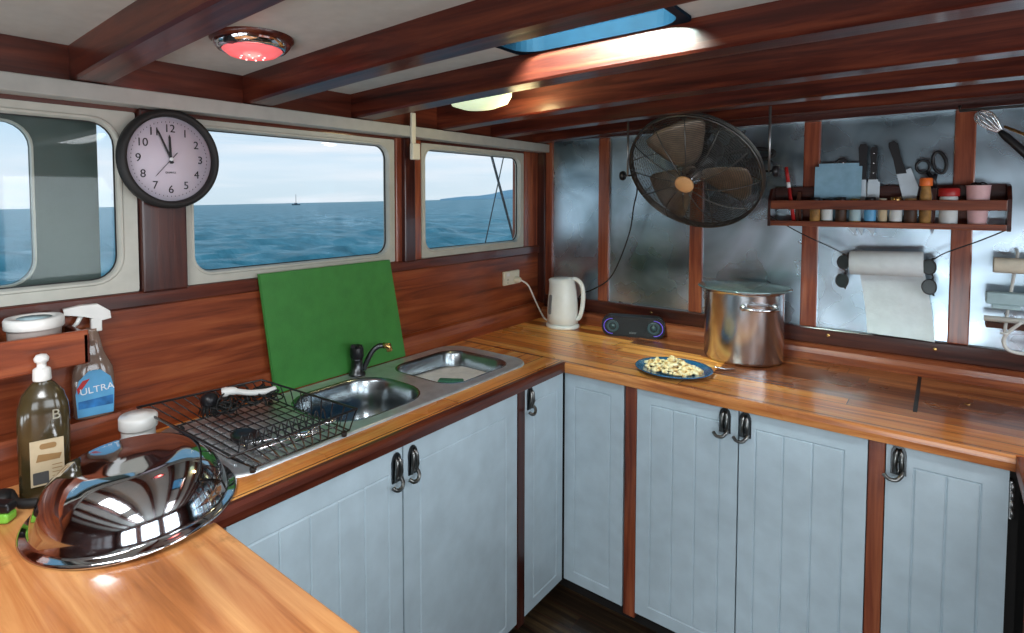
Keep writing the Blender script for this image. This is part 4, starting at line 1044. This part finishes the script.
# ------------------------------------------------------------------ paper towel, cord, sunglasses
pcord=spline([(1.108,-.098,1.505),(1.22,-.092,1.435),(1.345,-.088,1.372),(1.378,-.085,1.345),(1.48,-.085,1.343),(1.585,-.085,1.350),(1.64,-.088,1.385),(1.72,-.092,1.428),(1.792,-.098,1.472)],5)
loc_thing(MB().tube(pcord,.0022,6),'hanging_cord','thin black cord slung from both rack ends through the paper roll','cord','black_rubber')
tw=thing('paper_towel_roll','white kitchen paper roll hanging on a cord with one long sheet pulled down','paper towel',(1.48,-.085,1.335))
Rm=Matrix.Translation((1.480,-.085,1.337))@Matrix.Rotation(-.035,4,'Y')
mb=MB().lathe([(.016,-.103),(.042,-.103),(.0435,-.10),(.0435,.10),(.042,.103),(.016,.103),(.016,-.103)],(0,0,0),36,'X',caps=(False,False)); mb.xf(Rm); mb.build('roll','paper',tw)
mb=MB(); rows=[]
for j in range(15):
    t=j/14; z=-.02-.235*t; rows.append([(-.083+.186*(i/16)+.026*t+(.004*math.sin(3*t)),.040+.004*math.sin(7*i/16+3*t)-.018*t+.003*math.sin(11*t),z-.012*(i/16)*t) for i in range(17)])
for dlt in (0,.0012):
    V=[[mb.bm.verts.new((p[0],p[1]+dlt,p[2])) for p in r_] for r_ in rows]
    for j in range(14):
        for i in range(16): mb.bm.faces.new((V[j][i],V[j][i+1],V[j+1][i+1],V[j+1][i]))
mb.xf(Rm); mb.build('sheet','paper',tw,smooth=True,recalc=False)
def glasses(x,label,flip):
    g=thing('sunglasses',label,'sunglasses',(x,-.10,1.30),0,None)
    R_=Matrix.Translation((x,-.092,1.300))@Matrix.Rotation(PI/2+flip,4,'Y')
    for s in (-1,1):
        mb=MB(); L_=[(s*.034+.025*math.cos(2*PI*i/24)*(1.0),0,.0205*math.sin(2*PI*i/24)*(1 if math.sin(2*PI*i/24)<0 else .82)) for i in range(24)]
        mb.tube(L_,.0024,6,True); mb.xf(R_); rim=mb.build('rim','black_plastic',g)
        mb=MB().prism([(p[0],p[2]) for p in L_],.0015,(0,.0005,0),(1,0,0),(0,0,1),(0,-1,0)); mb.xf(R_); mb.build('lens','sun_lens',rim)
        mb=MB().tube([(s*.060,0,.008),(s*.064,.008,.010),(s*.058,.055,.008),(s*.03,.060,-.004)],.0022,6); mb.xf(R_); mb.build('temple','black_plastic',g)
    mb=MB().tube([(-.011,0,.006),(0,-.002,.009),(.011,0,.006)],.0022,6); mb.xf(R_); mb.build('bridge','black_plastic',g)
glasses(1.358,'dark sunglasses hanging upright at the left end of the paper roll',0.05)
glasses(1.600,'dark sunglasses hanging upright at the right end of the paper roll',-.04)

# ------------------------------------------------------------------ wrap holder at right edge
wh=thing('wrap_holder','white wire roll holder fixed to the wall at the right picture edge','holder',(1.83,-.05,1.1))
mb=MB(); mb.tube([(1.812,-.010,1.40),(1.812,-.055,1.39),(1.792,-.060,1.18),(1.788,-.08,1.135)],.0045,8)
mb.tube([(2.06,-.010,1.40),(2.06,-.055,1.39),(2.06,-.060,1.18)],.0045,8)
mb.tube(spline([(1.822,-.130,1.183),(1.790,-.115,1.137),(1.786,-.112,1.105),(1.805,-.112,1.083),(1.87,-.112,1.082),(2.06,-.10,1.085)],5),.0050,8); mb.tube([(1.775,-.12,1.140),(1.793,-.12,1.139)],.003,6)
mb.build('wire_frame','white_plastic',wh)
MB().box((1.745,-.040,1.140),(2.08,-.0,1.158),.002).build('shelf_bar','rust_wood',wh)
MB().tube([(1.737,-.10,1.180),(2.08,-.10,1.182)],.009,14).build('rail','white_plastic',wh)
mb=MB().lathe([(.008,-.16),(.0235,-.16),(.0245,-.157),(.0245,.157),(.0235,.16),(.008,.16)],(1.915,-.085,1.352),28,'X'); loc_thing(mb,'paper_roll','cream roll of baking paper, topmost in the wall holder','roll','cream_paper')
mb=MB().box((1.740,-.110,1.228),(2.07,-.066,1.266),.004); mb.box((1.755,-.1105,1.214),(1.82,-.07,1.228),.002)
loc_thing(mb,'foil_box','pale blue foil box, middle one in the wall holder','box','light_blue_paper')
# whisk / tongs hanging top right
wk=thing('wire_whisk','steel wire whisk with dark handle hanging slanted in the upper right corner','whisk',(1.76,-.15,1.78))
a,b=Vector((1.703,-.15,1.838)),Vector((1.862,-.15,1.640)); d=(b-a); side=Vector((d.z,0,-d.x)).normalized()
mb=MB()
for k in range(6):
    an=PI*k/6; s1=side*math.cos(an)+Vector((0,1,0))*math.sin(an)
    pts=[a+d*t+s1*w*.030 for t,w in ((.34,.15),(.22,.55),(.10,.75),(.02,.45),(0,0),(.02,-.45),(.10,-.75),(.22,-.55),(.34,-.15))]
    mb.tube(spline(pts,4),.0016,6)
mb.build('wires','chrome',wk)
MB().tube([a+d*.32,a+d*.40,a+d*.75,a+d],[.007,.011,.012,.009],12).build('handle','black_plastic',wk)
mb=MB(); mb.tube([(1.765,-.12,1.79),(1.83,-.12,1.75),(1.92,-.12,1.71)],[.004,.005,.006],8); mb.ball((1.955,-.12,1.69),.045,(1,.5,.9)); 
loc_thing(mb,'steel_ladle','steel ladle hanging beside the whisk at the right edge','ladle','brass')
mb=MB(); mb.tube([(1.66,-.15,1.862),(1.66,-.15,1.846),(2.1,-.15,1.846),(2.1,-.15,1.862)],.005,8)
loc_thing(mb,'utensil_rail','dark rail under the beam carrying whisk and ladle','rail','dark_steel')
# leaning object at bottom right
mb=MB().box((-.012,-.2,0),(.012,.2,.42),.004); mb.xf(Matrix.Translation((1.88,-.93,.0))@Matrix.Rotation(-.22,4,'Y'))
loc_thing(mb,'cabinet_door','pale board leaning in the dark space under the right return worktop','board','cabinet_paint')

# ------------------------------------------------------------------ outside: sea, island, boat, stays
nrm=Vector((-.01314518,-.01176977,.99984433)).normalized()
CAM=Vector((1.63228198,-2.61464256,1.56736999))
q=Vector((0,0,1)).rotation_difference(nrm).to_matrix().to_4x4()
SEA=Matrix.Translation(CAM-nrm*2.9)@q
mb=MB(); rads=[]; r_=3.0
while r_<6000: rads.append(r_); r_*=1.028 if r_<200 else 1.12
na=260; rows=[]
wv=[(random.uniform(.25,1.9),random.uniform(0,6.28),random.uniform(0,6.28)) for _ in range(26)]
dirs=[]
for k,(f,a,p) in enumerate(wv): a=2.3+random.gauss(0,.55); dirs.append((f,math.cos(a)*f,math.sin(a)*f,p))
for r_ in rads:
    row=[]
    for i in range(na+1):
        a=math.radians(70)+math.radians(140)*i/na; x,y=r_*math.cos(a),r_*math.sin(a)
        z=sum(math.sin(x*kx*1.5+y*ky*1.5+p)*.045/f**.8 for f,kx,ky,p in dirs)*min(1,40/r_) if r_<600 else 0
        row.append(mb.bm.verts.new((x,y,z*min(1,(r_-2)/6))))
    rows.append(row)
for j in range(len(rads)-1):
    for i in range(na): f=mb.bm.faces.new((rows[j][i],rows[j][i+1],rows[j+1][i+1],rows[j+1][i])); f.smooth=True
o=mb.build('sea','sea_water',recalc=False); o.matrix_world=SEA; tag(o,'blue-green choppy sea seen through the windows','sea'); o['kind']='stuff'
# plain far water on the other sides
def far_pt(u,v,dist):
    import_d=ray(u,v); return CAM+import_d*dist
f_=570.5183; sxp=-64.1042; syp=-91.1439
def axes(y,p,r):
    fw=Vector((-math.sin(y)*math.cos(p),math.cos(y)*math.cos(p),math.sin(p))); rt=fw.cross(Vector((0,0,1))).normalized(); up=rt.cross(fw)
    c,s=math.cos(r),math.sin(r); return c*rt+s*up,-s*rt+c*up,fw
RT,UP,FW=axes(.716371574349054,-.04499716386496666,-.003489054432922403)
def ray(u,v): return (RT*((u-512-sxp)/f_)-UP*((v-316.5-syp)/f_)+FW).normalized()
# island: low ridge about 2.2 km away
D=2200
mb=MB(); prof=[(440,201,199),(452,200.5,197.5),(466,200,196),(478,200,195.5),(492,199.5,193.5),(502,199.5,190.5),(512,199,189),(522,199,188.5),(540,198.5,187),(560,198,189),(600,197,192),(640,197,196)]
rng=[]
for u,vb,vt in prof:
    b=CAM+ray(u,vb)*D; tt=CAM+ray(u,vt)*D; back=ray(u,vb)*400
    rng.append([b-Vector((0,0,8)),tt.lerp(b,.35)+back*.1,tt+back*.35,tt.lerp(b,.4)+back*.8,b+back-Vector((0,0,8))])
mb.loft(rng,smooth=True); loc_thing(mb,'island','low hazy island on the horizon beyond the far window','island','island_haze')
D=700
c=CAM+ray(296,205.2)*D; e=(RT-Vector((0,0,RT.z))).normalized(); s_=D/f_*1.0
bt=thing('sailing_boat','tiny sailing boat with bare mast on the horizon in the middle window','boat',c)
mb=MB(); rings=[]
for t,w,h0 in ((-5,.1,1.1),(-3.5,.9,.9),(0,1.3,.8),(3.5,1.0,.9),(5,.5,1.0)):
    p=c+e*t*s_*.8; n_=Vector((-e.y,e.x,0))
    rings.append([p+n_*w*s_+Vector((0,0,h0*s_*1.2)),p+n_*w*.6*s_-Vector((0,0,.4)),p-n_*w*.6*s_-Vector((0,0,.4)),p-n_*w*s_+Vector((0,0,h0*s_*1.2))])
mb.loft(rings,smooth=False); mb.build('hull','boat_hull',bt)
mb=MB().box((-1.6*s_,-.5*s_,1.0*s_),(1.2*s_,.5*s_,2.2*s_),.2); mb.xf(Matrix.Translation(c)@Matrix.Rotation(math.atan2(e.y,e.x),4,'Z')); mb.build('cabin','boat_hull',bt)
MB().tube([c+Vector((0,0,1.0*s_)),c+Vector((0,0,10.5*s_))],.22*s_,6).build('mast','boat_hull',bt)
# rigging outside the far window
mb=MB().tube([(-.60,.155,2.35),(-.60,.66,1.25),(-.60,.867,.8)],.0085,8)
loc_thing(mb,'rigging_stay','thick dark stay wire slanting outside the far window','rigging','dark_steel')
mb=MB().tube([(-.63,.735,2.35),(-.63,.47,1.60),(-.63,.29,1.1)],.0040,8)
loc_thing(mb,'rigging_line','thin line crossing behind the thick stay outside the far window','rigging','dark_steel')

# ------------------------------------------------------------------ world
w=bpy.data.worlds.new('World'); SC.world=w; w.use_nodes=True; t=w.node_tree; t.nodes.clear()
out=N(t,'ShaderNodeOutputWorld'); bg=N(t,'ShaderNodeBackground'); tc=N(t,'ShaderNodeTexCoord')
sep=N(t,'ShaderNodeSeparateXYZ'); t.links.new(tc.outputs['Generated'],sep.inputs[0])
r=ramp(t,[(.0,(.60,.71,.80)),(.9,(.16,.34,.50)),(.06,(.66,.77,.88)),(.13,(.45,.64,.82)),(.22,(.30,.47,.62)),(.42,(.17,.33,.48))]); t.links.new(sep.outputs['Z'],r.inputs['Fac'])
mp=N(t,'ShaderNodeMapping'); mp.inputs['Scale'].default_value=(1.1,1.1,13); t.links.new(tc.outputs['Generated'],mp.inputs['Vector'])
nz=N(t,'ShaderNodeTexNoise'); setin(nz,Scale=2.4,Detail=7,Roughness=.55,Distortion=.3); t.links.new(mp.outputs['Vector'],nz.inputs['Vector'])
rc=ramp(t,[(.42,(0,0,0)),(.68,(1,1,1))]); t.links.new(nz.outputs['Fac'],rc.inputs['Fac'])
mx=N(t,'ShaderNodeMix',data_type='RGBA'); fd=ramp(t,[(.10,(1,1,1)),(.24,(.1,.1,.1))]); t.links.new(sep.outputs['Z'],fd.inputs['Fac']); fm=N(t,'ShaderNodeMath',operation='MULTIPLY'); t.links.new(rc.outputs['Color'],fm.inputs[0]); t.links.new(fd.outputs['Color'],fm.inputs[1]); t.links.new(fm.outputs[0],mx.inputs[0]); t.links.new(r.outputs['Color'],mx.inputs[6]); mx.inputs[7].default_value=(.80,.83,.90,1)
t.links.new(mx.outputs[2],bg.inputs['Color']); bg.inputs['Strength'].default_value=1.15; t.links.new(bg.outputs[0],out.inputs[0])

# ------------------------------------------------------------------ lights
def area(name,loc,target,sx,sy,power,col):
    l=bpy.data.lights.new(name,'AREA'); l.shape='RECTANGLE'; l.size=sx; l.size_y=sy; l.energy=power; l.color=col
    o=bpy.data.objects.new(name,l); C.objects.link(o); o.location=loc
    o.rotation_euler=(Vector(target)-Vector(loc)).to_track_quat('-Z','Y').to_euler(); return o
for i,x in enumerate((.65,1.7,2.62)): area('rear_opening_fill',(x,YR-.05,.42),(x,0,.6),.8,.7,17,(.86,.94,1.0))  # added fill lights in the unseen rear openings
for i,y in enumerate((-3.65,-2.45,-1.25)): area('side_opening_fill',(XR+.05,y,1.38),(0,y,1.2),.85,.72,12,(.86,.94,1.0))  # added fill from the right, at openings out of view
area('hatch_daylight',(1.0,-2.02,2.29),(1.0,-1.31,1.91),.5,.36,90,(1,.76,.58)).data.spread=math.radians(70)
def point(name,loc,p,col,rad=.04):
    l=bpy.data.lights.new(name,'POINT'); l.energy=p; l.color=col; l.shadow_soft_size=rad; o=bpy.data.objects.new(name,l); C.objects.link(o); o.location=loc; return o
point('green_lamp_bulb',(.53,-.945,1.868),2.2,(1,.80,.40),.05)
for i,(x,y) in enumerate(((.9,-2.80),(2.2,-2.80),(2.3,-1.46))): area('ceiling_fill',(x,y,1.945),(x,y+.01,0),.8,.24,(16,22,9)[i],(.93,.97,1.0))  # added overhead fill out of view, tucked up between the beams
point('red_lamp_bulb',(.385,-1.885,1.89),.25,(1,.25,.2),.03)

# ------------------------------------------------------------------ camera
cam=bpy.data.cameras.new('camera'); co=bpy.data.objects.new('camera',cam); C.objects.link(co)
cam.sensor_width=36; cam.sensor_fit='HORIZONTAL'; cam.lens=f_/1024*36; cam.shift_x=-sxp/1024; cam.shift_y=syp/1024
cam.clip_start=.02; cam.clip_end=20000
m=Matrix(((RT.x,UP.x,-FW.x,CAM.x),(RT.y,UP.y,-FW.y,CAM.y),(RT.z,UP.z,-FW.z,CAM.z),(0,0,0,1))); co.matrix_world=m
SC.camera=co
SC.view_settings.view_transform='Standard'; SC.view_settings.look='None'; SC.view_settings.exposure=0.0; SC.view_settings.gamma=1; SC.view_settings.use_curve_mapping=False
for o in bpy.data.objects:
    if '_loc' in o: del o['_loc']
